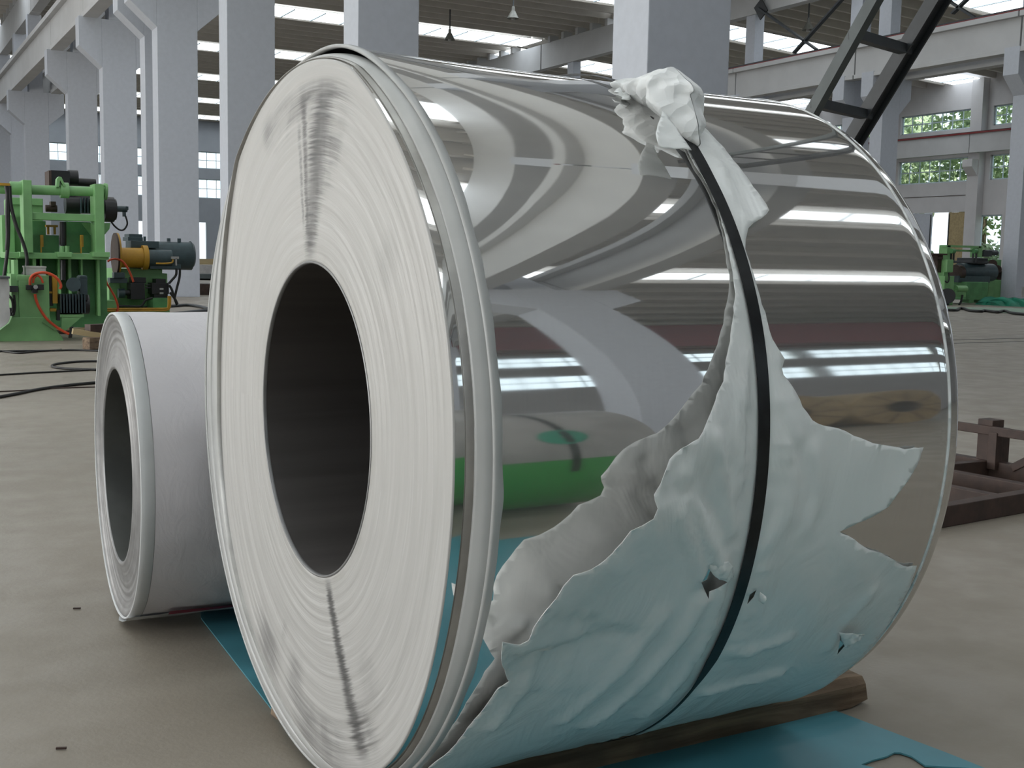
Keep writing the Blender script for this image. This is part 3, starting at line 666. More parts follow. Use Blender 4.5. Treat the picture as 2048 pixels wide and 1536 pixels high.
for nm_, st_, sg_ in (('crumpled_bunch', .0125, 1), ('crumpled_back', .015, -1)):
    o = sheet(nm_, [p[:2] for p in ll], [], st_, lump_place(sg_), M['crumple'], film, 0)
    s = o.modifiers.new('crease', 'SUBSURF'); s.levels = s.render_levels = 1
    o['label'] = ('crumpled knot of film on the crown of the coil', 'far side of the crumpled knot of film')[sg_ < 0]
fr_ = [(1238, 180), (1228, 185), (1237, 189), (1232, 191), (1245, 194), (1243, 197), (1258, 200), (1265, 196), (1252, 188)]
sheet('torn_shred', [p[:2] for p in rag([(*hit(x, y, .006), 0) for x, y in fr_ + fr_[:1]], .0015, 6)], [], .006, on_coil(lambda U, T: np.array([.004 + abs(mnoise.noise(Vector((u * 60, t * 60, 0)))) * .02 for u, t in zip(U, T)])), M['film'], film)

# ------------------------------------------------------------------ strap
strap = thing('steel_strap', 'black steel strap bound round the mirror coil over the white film', 'strap', (CC[0] + US, CC[1], 0))
def strap_h(th):
    d = math.degrees(th); return .0095 + .004 * max(0, 1 - abs(d - 52) / 8)
def strap_w(th):
    d = math.degrees(th); return .0125 if d > -36 else max(.0035, .0125 - (-36 - d) * .0012)
sm_ = MB(); vs = []; n = 300
for i in range(n):
    th = 2 * PI * i / n - PI; h = strap_h(th); R = rsh(US, th); wd = strap_w(th); o_ = .0025 * mnoise.noise(Vector((th * 2, 0, 0)))
    vs += [pt(US + o_ - wd, th, R + h - .0015), pt(US + o_ - wd, th, R + h), pt(US + o_ + wd, th, R + h), pt(US + o_ + wd, th, R + h - .0015)]
sm_.add(vs, [(i * 4 + j, ((i + 1) % n) * 4 + j, ((i + 1) % n) * 4 + (j + 1) % 4, i * 4 + (j + 1) % 4) for i in range(n) for j in range(4)], False)
sm_.build('strap_band', M['strap'], strap)
m_ = MB(); th = math.radians(56); R = rsh(US, th) + .010
m_.add([pt(US + du, th + dt, R + dr) for du in (-.017, .017) for dt in (-.028, .028) for dr in (0, .004)], [(0, 1, 3, 2), (4, 6, 7, 5), (0, 4, 5, 1), (2, 3, 7, 6), (0, 2, 6, 4), (1, 5, 7, 3)])
m_.build('strap_seal', M['strap'], strap)

# ------------------------------------------------------------------ timbers, teal sheet
def timber(name, label, y0, x0, x1, hgt, wid, seed):
    rnd_ = random.Random(seed); n = 26; vs = []; sec = [(0, .004), (.012, 0), (wid - .012, 0), (wid, .006), (wid, hgt - .014), (wid - .014, hgt), (.018, hgt), (0, hgt - .018)]
    for i in range(n):
        x = x0 + (x1 - x0) * i / (n - 1)
        for k, (y, z) in enumerate(sec):
            e = .8 if i in (0, n - 1) else 1
            vs.append((x + (.006 * rnd_.uniform(-1, 1) if i in (0, n - 1) else 0), y0 + wid / 2 + (y - wid / 2) * e + rnd_.uniform(-.0012, .0012), max(.001, hgt / 2 + (z - hgt / 2) * e) + (rnd_.uniform(-.001, .001) if z > .01 else 0)))
    m = MB().add(vs, [(i * 8 + j, i * 8 + (j + 1) % 8, (i + 1) * 8 + (j + 1) % 8, (i + 1) * 8 + j) for i in range(n - 1) for j in range(8)])
    m.add(vs[:8], [tuple(reversed(range(8)))]).add(vs[-8:], [tuple(range(8))])
    o = m.build(name, M['timber'])
    return tag(o, label, 'timber')
timber('timber_baulk', 'weathered timber baulk chocking the front of the mirror coil on the teal sheet', 1.935, .62, 2.115, .074, .105, 1)
timber('timber_baulk', 'timber baulk hidden under the back of the mirror coil', 2.43, .80, 1.9, .074, .105, 4)
te = [(.80, .42), (.802, 2.4), (.835, 3.3), (.90, 3.62), (1.5, 3.7), (2.0, 3.66), (1.99, 2.4), (2.005, 1.93), (2.05, 1.64), (2.06, 1.55)] + [tuple(atz(x, y)[:2]) for x, y in ((1850, 1536), (1822, 1517), (1800, 1510), (1788, 1510), (1772, 1518), (1745, 1525), (1722, 1534))] + [(1.93, 1.50), (1.93, .42)]
tag(MB().prism_z(te, .002, .006).build('plastic_sheet', M['teal']), 'teal plastic sheet laid on the floor under the coils', 'plastic sheet')

# ------------------------------------------------------------------ paper-wrapped coil on the left
ph = math.radians(-2.3); c2 = Vector((.626, 3.42, .455)); R2_, RI = .436, .277
ax = Vector((math.cos(ph), math.sin(ph), 0)); bx_ = Vector((-math.sin(ph), math.cos(ph), 0))
pc = thing('paper_wrapped_coil', 'smaller coil wrapped in white paper lying behind the mirror coil', 'steel coil', (c2.x + .4, c2.y, 0))
def rev2(prof, n=128, wob=0, smooth=True):
    m = MB(); vs = []; k = 0
    for i in range(n):
        th = 2 * PI * i / n; p = prof(th); k = len(p)
        for u, r in p: vs.append(c2 + ax * u + (bx_ * -math.cos(th) + Vector((0, 0, math.sin(th)))) * r)
    return m.add(vs, [(i * k + j, ((i + 1) % n) * k + j, ((i + 1) % n) * k + j + 1, i * k + j + 1) for i in range(n) for j in range(k - 1)], smooth)
st2 = [random.uniform(-.002, .002) for _ in range(26)]
rev2(lambda th: [(.004, RI), (.0, RI + .003)] + [(.012 * math.sin(k / 26 * PI) + st2[k], RI + .005 + (R2_ - RI - .012) * (k + .5) / 26) for k in range(26)] + [(0, R2_ - .005)], 160).build('end_face', M['wound'], pc)['label'] = 'grey wound steel edges'
rev2(lambda th: [(.004, RI), (.95, RI)], 96).build('bore', mat('grey_bore_steel', (.17, .175, .165), .4, metal=.5, scale=8), pc)
MB().add([c2 + ax * u + (bx_ * -math.cos(t) + Vector((0, 0, math.sin(t)))) * (RI - .002) for u, t in ((.10, math.radians(-48)), (.16, math.radians(-50)), (.12, math.radians(-40)))], [(0, 1, 2)]).build('paper_tag', M['rim'], pc)
rev2(lambda th: [(.002, R2_ - .003), (-.003, R2_ - .002), (-.004, R2_ + .001), (-.002, R2_ + .0035), (.01, R2_ + .005), (.030, R2_ + .005), (.032, R2_ + .002)], 160).build('edge_protector', M['rim'], pc)['label'] = 'pale edge protector ring'
def pap(th):
    f = math.exp(-((th - math.radians(318)) / .42) ** 2)
    out = []
    for i in range(46):
        u = .032 + i * .0207
        out.append((u, R2_ + .004 + .0022 * mnoise.noise(Vector((u * 9, math.cos(th) * 6, math.sin(th) * 6))) + .009 * f * max(0, mnoise.noise(Vector((u * 13 + th * 6, th * 1.6, 2)))) * min(1, (u - .08) * 8)))
    return out
rev2(pap, 260).build('paper_wrap', M['paper'], pc)['label'] = 'crinkled white wrapping paper'
rev2(lambda th: [(.96, R2_ + .004), (.962, RI)], 96).build('far_face', M['rim'], pc)
lbl = MB(); vs = []
for i in range(24):
    u = .10 + i * .022; w_ = .030 * (1 - i / 24) + .004 * random.random()
    for t, dr in ((math.radians(299), .0145), (math.radians(299) + w_ / R2_ + .004, .0145)): vs.append(c2 + ax * u + (bx_ * -math.cos(t) + Vector((0, 0, math.sin(t)))) * (R2_ + dr))
lbl.add(vs, [(2 * i, 2 * i + 1, 2 * i + 3, 2 * i + 2) for i in range(23)]).build('print_strip', M['labelred'], pc)['label'] = 'maroon printed strip at the torn paper seam'
fl2 = MB(); vs = []
for i in range(20):
    u = -.012 + i * .02
    for k in range(5):
        t = math.radians(272 + k * 6.6); vs.append(c2 + ax * (u + .01 * random.random()) + (bx_ * -math.cos(t) + Vector((0, 0, math.sin(t)))) * (R2_ + .010 + .004 * mnoise.noise(Vector((u * 12, k, 0))) ))
fl2.add(vs, [(5 * i + k, 5 * i + k + 1, 5 * i + k + 6, 5 * i + k + 5) for i in range(19) for k in range(4)], True).build('paper_flap', M['rim'], pc)
#@@MACH
# ------------------------------------------------------------------ green line machine on the left: front stand
def part(name, m, parent, f, bevel=0):
    mb = MB(); f(mb); return mb.build(name, M[m] if isinstance(m, str) else m, parent, bevel)
Y1, Y2, Y3 = 14.6, 15.9, 17.0
p0 = atz(60, 683)
fs = thing('green_machine_stand', 'low green machine stand with red hoses and dark motor at the left edge', 'machine', (p0[0], Y1, 0))
part('base', 'green', fs, lambda m: m.pxpoly([(-30, 684), (128, 683), (126, 676), (104, 650), (100, 634), (24, 634), (18, 646), (0, 660), (-30, 668)], Y1, 1.1), .01)
part('base_rib', 'green', fs, lambda m: m.bar(aty(86, 642, Y1 - .01), aty(111, 659, Y1 - .01), .03, .03))
cab = part('cabinet', 'green', fs, lambda m: m.px(38, 561, 99, 636, Y1 + .02, .6), .008)
part('cabinet_top', 'green', fs, lambda m: m.px(34, 551, 98, 562, Y1 + .02, .6), .006)
part('side_plate', 'green', fs, lambda m: m.px(23, 548, 37, 640, Y1 + .05, .4))
part('side_plate', 'green', fs, lambda m: m.px(28, 520, 36, 549, Y1 + .1, .3))
jb = part('junction_box', 'grey_box', fs, lambda m: m.px(52, 534, 92, 552, Y1 + .15, .28), .008)
part('lid', 'grey_box', jb, lambda m: m.px(51, 532.5, 93, 535.5, Y1 + .14, .3))
reg = part('air_regulator', 'black', fs, lambda m: m.px(53, 570, 63, 580, Y1 - .08, .08).px(76, 569, 88, 580, Y1 - .08, .08).px(62, 571, 78, 578, Y1 - .07, .05).cyl(aty(69, 586, Y1 - .05), aty(69, 574, Y1 - .05), .035), .004)
q = aty(71, 574, Y1 - .09); part('gauge', 'grey_box', reg, lambda m: m.cyl(q, q + np.array([0, -.02, 0]), .024))
def hose(name, pts, r, m, parent, Y=None):
    P = [aty(x, y, Y if len(pts[0]) < 3 else yy[0]) for x, y, *yy in pts]
    return part(name, m, parent, lambda mb: mb.tube(spline(P, 7), r, 8))
hose('air_hose', [(60, 570), (61, 557), (70, 548), (88, 545), (105, 550), (117, 560), (122, 572), (119, 578)], .016, 'orange', fs, Y1 - .06)
hose('air_hose', [(66, 566), (68, 556), (75, 551), (82, 556), (86, 566)], .013, 'orange', fs, Y1 - .05)
hose('air_hose', [(70, 588), (73, 602), (80, 618), (92, 636), (105, 648), (122, 660), (138, 668)], .016, 'orange', fs, Y1 - .08)
yb_ = part('belt_guard', 'yellow', fs, lambda m: m.px(105, 551, 115, 607, Y1 + .1, .35).px(94, 583, 106, 587, Y1 + .12, .05).px(100, 617, 113, 623, Y1 + .1, .2), .004)
part('guard_back', 'black', fs, lambda m: m.px(99, 552, 106, 612, Y1 + .15, .4))
mt = part('drive_motor', 'black', fs, lambda m: m.pxcyl(116, 589, 177, 628, Y1 + .25, 24).px(118, 590, 176, 600, Y1 + .1, .3), 0)
for k in range(9): part('cooling_fin', 'motor', mt, lambda m: m.px(121 + k * 6, 588.2, 123 + k * 6, 626, Y1 + .02, .2))
bl = part('small_motor', 'motor', fs, lambda m: m.px(159, 553, 175, 592, Y1 + .2, .2).pxcyl(140, 564, 160, 581, Y1 + .28).px(161, 551, 174, 556, Y1 + .19, .22), .006)
part('fan_cover', 'motor', bl, lambda m: m.cyl(aty(147, 569, Y1 + .1), aty(147, 569, Y1 + .3), .085))
part('motor_bracket', 'green', fs, lambda m: m.px(120, 629, 168, 634, Y1 + .05, .4).pxpoly([(123, 633), (165, 633), (128, 664), (123, 664)], Y1 + .06, .04), 0)
part('support_post', 'black', fs, lambda m: m.px(114, 620, 120, 641, Y1 + .05, .1))
part('support_post', 'black', fs, lambda m: m.pxpoly([(141, 655), (147, 653), (144, 676), (138, 676)], Y1 - .1, .06))
part('shaft_block', 'dark', fs, lambda m: m.px(20, 572, 36, 584, Y1 - .02, .1))
part('shaft_block', 'dark', fs, lambda m: m.px(18, 616, 28, 632, Y1 - .02, .1))
for k, pts in enumerate(([(17, 590), (24, 600), (26, 616), (25, 625)], [(28, 590), (30, 612), (27, 630)])): hose('cable', pts, .014, 'rubber', fs, Y1 - .04)
# steel strip paying off the roll at the picture edge
m = MB(); vs = []
pf = [(17, 557), (18.5, 570), (19, 590), (18, 606), (20, 622), (20.5, 632), (17, 643), (9, 651), (0, 656), (-14, 660)]
P = spline([aty(x, y, Y1 - .45) for x, y in pf], 5)
for p in P: vs += [p, p + Vector((-.62, .55, 0))]
m.add(vs, [(2 * i, 2 * i + 1, 2 * i + 3, 2 * i + 2) for i in range(len(P) - 1)], True)
ss = thing('steel_strip', 'pale steel strip curving down at the left picture edge before the green stand', 'steel strip', (aty(0, 656, Y1 - .45)[0], Y1 - .45, .3))
o = m.build('strip_sheet', M['strip'], ss); s = o.modifiers.new('t', 'SOLIDIFY'); s.thickness = .004
part('strip_clamp', 'brace', ss, lambda m: m.px(-20, 553, 20, 557, Y1 - .5, .5))

# ------------------------------------------------------------------ rear levelling machine
rm = thing('green_levelling_machine', 'tall green levelling machine with tube frame, black motors and yellow coupling drum', 'machine', (aty(120, 640, Y2)[0], Y2, 0))
part('bed', 'green_d', rm, lambda m: m.px(-30, 516, 214, 655, Y2 + .55, .55))
for k, x in enumerate((20, 33, 68, 82, 118, 138, 163, 196)): part('web_plate', 'green', rm, lambda m: m.px(x, 517, x + 3.2 + (k % 3), 632, Y2 + .30, .3))
part('top_flange', 'green', rm, lambda m: m.px(10, 506, 218, 518, Y2 + .05, 1.5), .006)
for x0, x1 in ((40, 58), (116, 144), (187, 220)): part('foot_plate', 'green', rm, lambda m: m.px(x0, 504, x1, 514, Y2 - .05, .3), .004)
fr = part('frame_post', 'green', rm, lambda m: m.px(47, 360, 65, 506, Y2 + .02, .35), .008)
part('frame_post', 'green', rm, lambda m: m.px(190, 368, 209, 506, Y2 + .02, .35), .008)
part('cross_beam', 'green', rm, lambda m: m.px(64, 427, 191, 441, Y2 + .06, .25), .006)
part('top_tube', 'green', rm, lambda m: m.cyl(aty(-20, 377, Y2 + .2), aty(212, 384, Y2 + .2), .062, n=24))
part('tube_sleeve', 'green', rm, lambda m: m.cyl(aty(20, 376, Y2 + .2), aty(47, 377, Y2 + .2), .085, n=24))
part('tube_sleeve', 'green', rm, lambda m: m.cyl(aty(208, 383, Y2 + .2), aty(213.5, 383.5, Y2 + .2), .11, n=24))
cl = part('clamp_collar', 'green', rm, lambda m: m.cyl(aty(120, 380.5, Y2 + .2), aty(137, 381, Y2 + .2), .10, n=24))
part('clamp_lug', 'green', cl, lambda m: m.pxpoly([(113, 374), (114, 358), (118, 353), (123, 354), (131, 372), (128, 374), (120, 360), (118, 374)], Y2 + .1, .14))
part('hose_clip', 'yellow', rm, lambda m: m.px(-2, 366, 20, 371, Y2 + .08, .2))
for pts in ([(12, 372), (16, 400), (17, 450), (16, 490), (12, 525), (8, 552)], [(19, 372), (22, 410), (32, 450), (44, 480), (53, 510), (53, 535), (46, 550)], [(15, 374), (14, 430), (15, 470), (13, 500)]): hose('hydraulic_hose', pts, .022, 'rubber', rm, Y2 - .08)
rc = part('rear_cabinet', 'green', rm, lambda m: m.px(22, 398, 87, 506, Y2 + .9, .8).px(4, 430, 30, 520, Y2 + .8, .4), .01)
part('cabinet_cap', 'green', rc, lambda m: m.px(22, 396, 86, 410, Y2 + .85, .8), .006)
part('cabinet_slot', 'black', rc, lambda m: m.px(41, 424, 47, 460, Y2 + .86, .1))
part('wing_panel', 'green_d', rm, lambda m: m.px(64, 442, 92, 500, Y2 + .5, .2))
part('wing_panel', 'green_d', rm, lambda m: m.px(132, 444, 206, 500, Y2 + .55, .3))
part('wing_panel', 'green_d', rm, lambda m: m.px(130, 470, 190, 506, Y2 + .42, .1))
part('wing_panel', 'green_d', rm, lambda m: m.px(62, 470, 118, 506, Y2 + .42, .06))
part('gusset', 'green', rm, lambda m: m.pxpoly([(207, 446), (221, 446), (219, 458), (209, 470)], Y2 + .4, .1))
part('gusset', 'green', rm, lambda m: m.pxpoly([(164, 446), (192, 446), (192, 470), (182, 470)], Y2 + .4, .05))
for x0 in (81, 161): part('yellow_bracket', 'yellow', rm, lambda m: m.px(x0 + 2, 470, x0 + 6, 494, Y2 + .2, .12).px(x0, 470, x0 + 2.5, 508, Y2 + .18, .05).px(x0 - 14, 506, x0 + 2, 508.5, Y2 + .18, .05))
part('yellow_cross_frame', 'yellow', rm, lambda m: m.px(92, 450, 116, 454, Y2 + .35, .1).px(95, 454, 99, 469, Y2 + .36, .06).px(108, 454, 112, 469, Y2 + .36, .06), 0)
part('actuator', 'brown', rm, lambda m: m.pxcyl(91, 410, 114, 424, Y2 + .5).px(102, 403, 112, 412, Y2 + .45, .15))
part('screw_column', 'black', rm, lambda m: m.cyl(aty(125.5, 444, Y2 + .25), aty(125.5, 490, Y2 + .25), .045).cyl(aty(125.5, 488, Y2 + .25), aty(125.5, 508, Y2 + .25), .03).cyl(aty(126, 520, Y2 + .25), aty(126, 560, Y2 + .25), .035))
part('screw_nut', 'green', rm, lambda m: m.cyl(aty(124, 492, Y2 + .1), aty(124, 506, Y2 + .1), .03))
part('screw_nut', 'green', rm, lambda m: m.cyl(aty(134, 492, Y2 + .1), aty(134, 506, Y2 + .1), .03))
tm = part('upper_motor', 'black', rm, lambda m: m.px(102, 341, 140, 374, Y2 + .8, .35).pxcyl(136, 340, 155, 372, Y2 + .95).pxcyl(154, 357, 191, 373, Y2 + .95), .006)
part('motor_flange', 'brown', tm, lambda m: m.px(98, 341, 103, 374, Y2 + .78, .4))
sm2 = part('main_motor', 'black', rm, lambda m: m.pxcyl(130, 390, 160, 428, Y2 + .85).pxcyl(158, 391, 208, 428, Y2 + .85).pxcyl(207, 394, 227, 444, Y2 + .85).pxcyl(225, 398, 231, 440, Y2 + .85), 0)
for k in range(7): part('cooling_fin', 'motor', sm2, lambda m: m.px(162 + k * 6.5, 391 + 4, 164 + k * 6.5, 426, Y2 + .66, .1))
part('terminal_stub', 'motor', sm2, lambda m: m.pxcyl(229, 412, 254, 424, Y2 + .85).px(252, 413, 257, 420, Y2 + .8, .1).px(247, 424, 252, 433, Y2 + .8, .08))
hose('motor_cable', [(222, 443), (230, 453), (240, 460), (248, 459), (254, 450), (254, 442), (251, 432)], .012, 'rubber', rm, Y2 + .8)

# ------------------------------------------------------------------ coupling, big motor and its base
cm = thing('green_drive_base', 'green drive base with yellow coupling drum, blue-grey motor and yellow oil pipes', 'machine', (aty(270, 640, Y3)[0], Y3, 0))
part('base', 'green', cm, lambda m: m.px(160, 620, 340, 668, Y3 + .1, 1.6).px(170, 601, 233, 622, Y3 + .25, 1.2), .008)
for x in (178, 245, 330): part('base_rib', 'green', cm, lambda m: m.px(x, 626, x + 2.5, 664, Y3 + .04, .1))
part('pedestal', 'green', cm, lambda m: m.px(233, 538, 325, 612, Y3 + .7, .8).px(310, 547, 335, 612, Y3 + .75, .7).px(218, 560, 240, 600, Y3 + .6, .3), .008)
def xcyl(m, x0, x1, yc, hpx, Y, n=28):
    a = aty(x0, yc, Y); b_ = aty(x1, yc, Y); r = hpx / 2 * (a[1] * .866 + a[0] * .489) / FPX
    return m.cyl((a[0], Y, a[2]), (b_[0], Y, a[2]), r, n=n)
part('disc_flange', 'brown', cm, lambda m: xcyl(m, 229, 233, 508, 84, Y3 + .55, 40))['label'] = 'dark brown round flange with orange rim'
part('flange_rim', 'yellow', cm, lambda m: xcyl(m, 232.5, 236, 508, 84, Y3 + .55, 40))
cd = part('coupling_drum', 'yellow', cm, lambda m: xcyl(m, 236, 286, 515, 40, Y3 + .55))
part('drum_flange', 'yellow', cd, lambda m: xcyl(m, 284, 294, 515, 49, Y3 + .55)); part('drum_flange', 'yellow', cd, lambda m: xcyl(m, 236, 240, 514, 50, Y3 + .55))
bm_ = part('big_motor', 'motor', cm, lambda m: xcyl(m, 256, 382, 510, 57, Y3 + 1.05), 0)
part('motor_end', 'motor', bm_, lambda m: m.cyl(aty(381, 510, Y3 + 1.05), aty(386, 510, Y3 + 1.05), .215, .18, n=28))
part('terminal_box', 'motor', bm_, lambda m: m.px(258, 468, 285, 480, Y3 + .85, .35).px(256, 474, 286, 482, Y3 + .83, .4), .008)
part('lifting_eye', 'motor', bm_, lambda m: m.px(288, 473, 292, 483, Y3 + 1, .05))
part('lifting_eye', 'motor', bm_, lambda m: m.px(335, 476.5, 341, 483, Y3 + 1, .05))
part('lifting_eye', 'motor', bm_, lambda m: m.px(356, 477, 362, 484, Y3 + 1, .05))
part('motor_top_plate', 'motor', bm_, lambda m: m.px(262, 482, 318, 496, Y3 + .62, .4), .006)
gm = part('gear_motor', 'motor', cm, lambda m: xcyl(m, 294, 342, 516, 34, Y3 + .55).px(300, 528, 362, 538, Y3 + .5, .3), 0)
hose('oil_pipe', [(312, 527), (330, 527), (344, 525), (346, 519)], .012, 'yellow', gm, Y3 + .32)
part('pipe_block', 'grey_box', gm, lambda m: m.px(344, 513, 358, 518, Y3 + .35, .08).px(351, 516, 354, 531, Y3 + .35, .05))
part('brake_unit', 'black', cm, lambda m: m.px(265, 555, 292, 566, Y3 + .45, .25).px(262, 566, 290, 599, Y3 + .4, .3).pxcyl(248, 580, 266, 591, Y3 + .5), .006)
part('brake_cylinder', 'motor', cm, lambda m: m.pxcyl(236, 577, 249, 596, Y3 + .5))
part('valve_block', 'black', cm, lambda m: m.px(312, 558, 332, 570, Y3 + .4, .25).px(304, 566, 338, 588, Y3 + .38, .3).px(308, 586, 336, 600, Y3 + .4, .25).px(292, 569, 306, 571.5, Y3 + .45, .05).px(292, 574, 306, 577, Y3 + .45, .05), .006)
for y in (576, 584.5): part('name_plate', 'grey_box', cm, lambda m: m.px(319.5, y, 327, y + 3.6, Y3 + .375, .004))
part('valve_seat', 'green_d', cm, lambda m: m.px(306, 596, 335, 622, Y3 + .3, .4))
part('caliper', 'motor', cm, lambda m: m.px(228, 545, 250, 556, Y3 + .35, .15).px(220, 556, 255, 566, Y3 + .4, .2), .006)
for dy in (0, 3.4): hose('oil_pipe', [(170, 618.5 + dy), (230, 618 + dy), (300, 617.5 + dy), (332, 617 + dy), (336 + dy, 614), (337 + dy, 605), (337 + dy, 592)], .015, 'yellow', cm, Y3 + .02)
hose('air_hose', [(215, 523), (222, 519), (232, 518), (244, 522), (254, 534), (262, 550), (267, 564)], .015, 'orange', cm, Y3 + .25)
hose('air_hose', [(211, 553), (213, 565), (222, 580), (231, 597), (236, 615), (232, 626), (226, 632)], .015, 'orange', cm, Y3 + .0)
for pts in ([(353, 537), (352, 550), (344, 560), (338, 567)], [(360, 537), (359, 555), (354, 575), (349, 597)], [(338, 570), (344, 580), (349, 597), (354, 610)], [(340, 585), (350, 598), (355, 608)], [(238, 612), (262, 613), (282, 612), (292, 600), (305, 596)]): hose('power_cable', pts, .018, 'rubber', cm, Y3 + .3)

# ------------------------------------------------------------------ cables, rails and litter on the left floor
def floor_tube(name, label, cat, pts, r, m, group=None):
    P = [Vector(atz(x, y, r)) for x, y in pts]; mb = MB().tube(spline(P, 8), r, 8); return tag(mb.build(name, M[m]), label, cat, group)
floor_tube('power_cable', 'black cable lying on the floor just in front of the green stand', 'cable', [(-30, 703), (30, 702), (110, 701), (150, 700), (205, 702)], .010, 'rubber')
floor_tube('power_cable', 'black cable dipping on the floor in front of the green stand', 'cable', [(-20, 699), (10, 703), (38, 706), (70, 703), (118, 700), (122, 699)], .010, 'rubber')
floor_tube('power_cable', 'dark cable bent back in a hairpin loop left of the wrapped coil', 'cable', [(215, 722), (160, 723), (118, 727), (104, 731), (112, 735), (150, 738), (215, 740)], .011, 'rubber')
floor_tube('power_cable', 'thin dark cable running straight across the left floor', 'cable', [(-20, 751), (60, 746), (140, 742), (215, 738)], .008, 'rubber')
floor_tube('power_cable', 'thick dark cable rising across the left floor towards the wrapped coil', 'cable', [(-20, 797), (30, 788), (80, 778), (140, 770), (215, 763)], .012, 'rubber')
floor_tube('power_cable', 'thin brown cable below the thick one on the left floor', 'cable', [(-20, 784), (40, 781), (100, 777), (150, 775), (215, 773)], .005, 'brown')
floor_tube('power_cable', 'dark cable on the far floor right of the green drive base', 'cable', [(336, 629), (370, 625), (420, 620), (450, 618)], .03, 'dark')
floor_tube('power_cable', 'second dark cable on the far floor right of the green drive base', 'cable', [(340, 612), (375, 610), (400, 613), (416, 617), (440, 620)], .03, 'dark')
q = atz(180, 700); dl = thing('timber_offcut', 'splintered timber offcut on the floor left of the wrapped coil', 'offcut', (q[0], q[1], 0))
a0 = atz(176, 700); part('block', 'timber', dl, lambda m: m.bar(Vector(a0) + Vector((-.02, 0, .07)), Vector(a0) + Vector((.55, .25, .07)), .14, .13), .01)
part('splinter', 'plank', dl, lambda m: m.bar(Vector(a0) + Vector((-.14, .1, .20)), Vector(a0) + Vector((.3, .1, .12)), .08, .06))
part('cap_block', 'brown', dl, lambda m: m.bar(Vector(a0) + Vector((.02, .12, .23)), Vector(a0) + Vector((.5, .30, .23)), .12, .08))
b0 = atz(150, 662); tag(MB().bar(Vector(b0) + Vector((-.6, 0, .03)), Vector(b0) + Vector((2.4, .1, .03)), .14, .02).build('floor_plank', M['plank']), 'pale plank on the floor behind the timber offcut', 'plank')
b0 = atz(130, 668); tag(MB().bar(Vector(b0) + Vector((-.2, 0, .02)), Vector(b0) + Vector((1.8, .1, .02)), .08, .04).build('floor_rail', M['brown']), 'narrow brown floor rail in front of the pale plank', 'rail')
# scrap piled by the columns far behind
for k, (x, y, w_, h_, d_, mm, lab) in enumerate(((412, 590, .5, .28, 1.0, 'brown', 'brown beam lying at the foot of the twin columns'), (414, 575, .9, .08, 1.2, 'plank', 'pale board lying before the far scrap racks'), (413, 548, 1.5, .35, 1.0, 'brace', 'grey rack of scrap bars far behind the columns'), (415, 530, 2.2, .45, 1.5, 'grey_box', 'grey stack of sheets far behind the columns'), (420, 518, 1.6, .7, 1.2, 'plank', 'ochre bundle on top of the far scrap pile'))):
    a = atz(x, max(y, 575)); Yd = a[1] + (0 if y >= 575 else 6 + k * 2); a = aty(x, y, Yd)
    t = thing('scrap_pile', lab, 'scrap', (a[0], Yd, 0))
    part('bundle', mm, t, lambda m: m.box(a[0] - w_ / 2, a[0] + w_ / 2 + 1.2, Yd, Yd + d_, max(0, a[2] - h_), a[2] if y < 575 else h_))
    if y < 575: part('trestle', 'dark', t, lambda m: m.box(a[0] - w_ / 2, a[0] - w_ / 2 + .1, Yd, Yd + .1, 0, a[2] - h_).box(a[0] + w_ / 2 + .9, a[0] + w_ / 2 + 1, Yd, Yd + .1, 0, a[2] - h_).box(a[0] - w_ / 2, a[0] + w_ / 2 + 1, Yd, Yd + .08, (a[2] - h_) * .4, (a[2] - h_) * .4 + .1))
for k, (x, y) in enumerate(((152, 1216), (120, 1495), (1425, 1480))):
    if k == 2: break
    a = Vector(atz(x, y, .004)); tag(MB().bar(a + Vector((-.008, .0, 0)), a + Vector((.012, -.008, 0)), .005, .004).build('wood_chip', M['brown']), ('brown wood chip on the floor left of the wrapped coil', 'small splinter on the floor at lower left')[k], 'chip')

# ------------------------------------------------------------------ big steel brace of the near row
br = thing('column_brace', 'dark twin-limbed steel brace slanting up behind the mirror coil', 'brace', (6.7, 8.5, 0))
def limb(X, Y0, Y1b, z1, wx, wz): # from the floor at Y0 up to (Y1b, z1)
    return (Vector((X, Y0, 0)), Vector((X, Y1b, z1)))
for X, wx, (ya_, za), (yb2, zb) in ((6.30, .07, (6.695, 2.17), (6.09, 2.94)), (7.02, .13, (6.94, 2.035), (6.13, 3.035))):
    s_ = (zb - za) / (yb2 - ya_); p = Vector((X, ya_ - za / s_, 0)); q = Vector((X, 1.87, za + s_ * (1.87 - ya_)))
    d = (q - p).normalized(); nrm = Vector((1, 0, 0)).cross(d).normalized()
    lb = MB()
    if X < 6.5: lb.bar(p, q, .012, .095, up=nrm).bar(p + nrm * .042 + Vector((.03, 0, 0)), q + nrm * .042 + Vector((.03, 0, 0)), .06, .01, up=nrm).bar(p - nrm * .042 + Vector((.03, 0, 0)), q - nrm * .042 + Vector((.03, 0, 0)), .06, .01, up=nrm)
    else: lb.bar(p, q, .13, .02, up=nrm).bar(p - Vector((.06, 0, 0)), q - Vector((.06, 0, 0)), .014, .115, up=nrm).bar(p + Vector((.06, 0, 0)), q + Vector((.06, 0, 0)), .014, .115, up=nrm)
    lb.build('limb', M['brace'] if X < 6.5 else M['dark'], br)
    if X < 6.5: P0, D0 = p, d
    else: P1, D1 = p, d
for z in [.46 + .45 * k for k in range(17)]:
    a = P0 + D0 * ((z + .02) / D0.z); b_ = P1 + D1 * (z / D1.z)
    MB().bar(a, b_, .075, .07).build('batten', M['dark'], br)
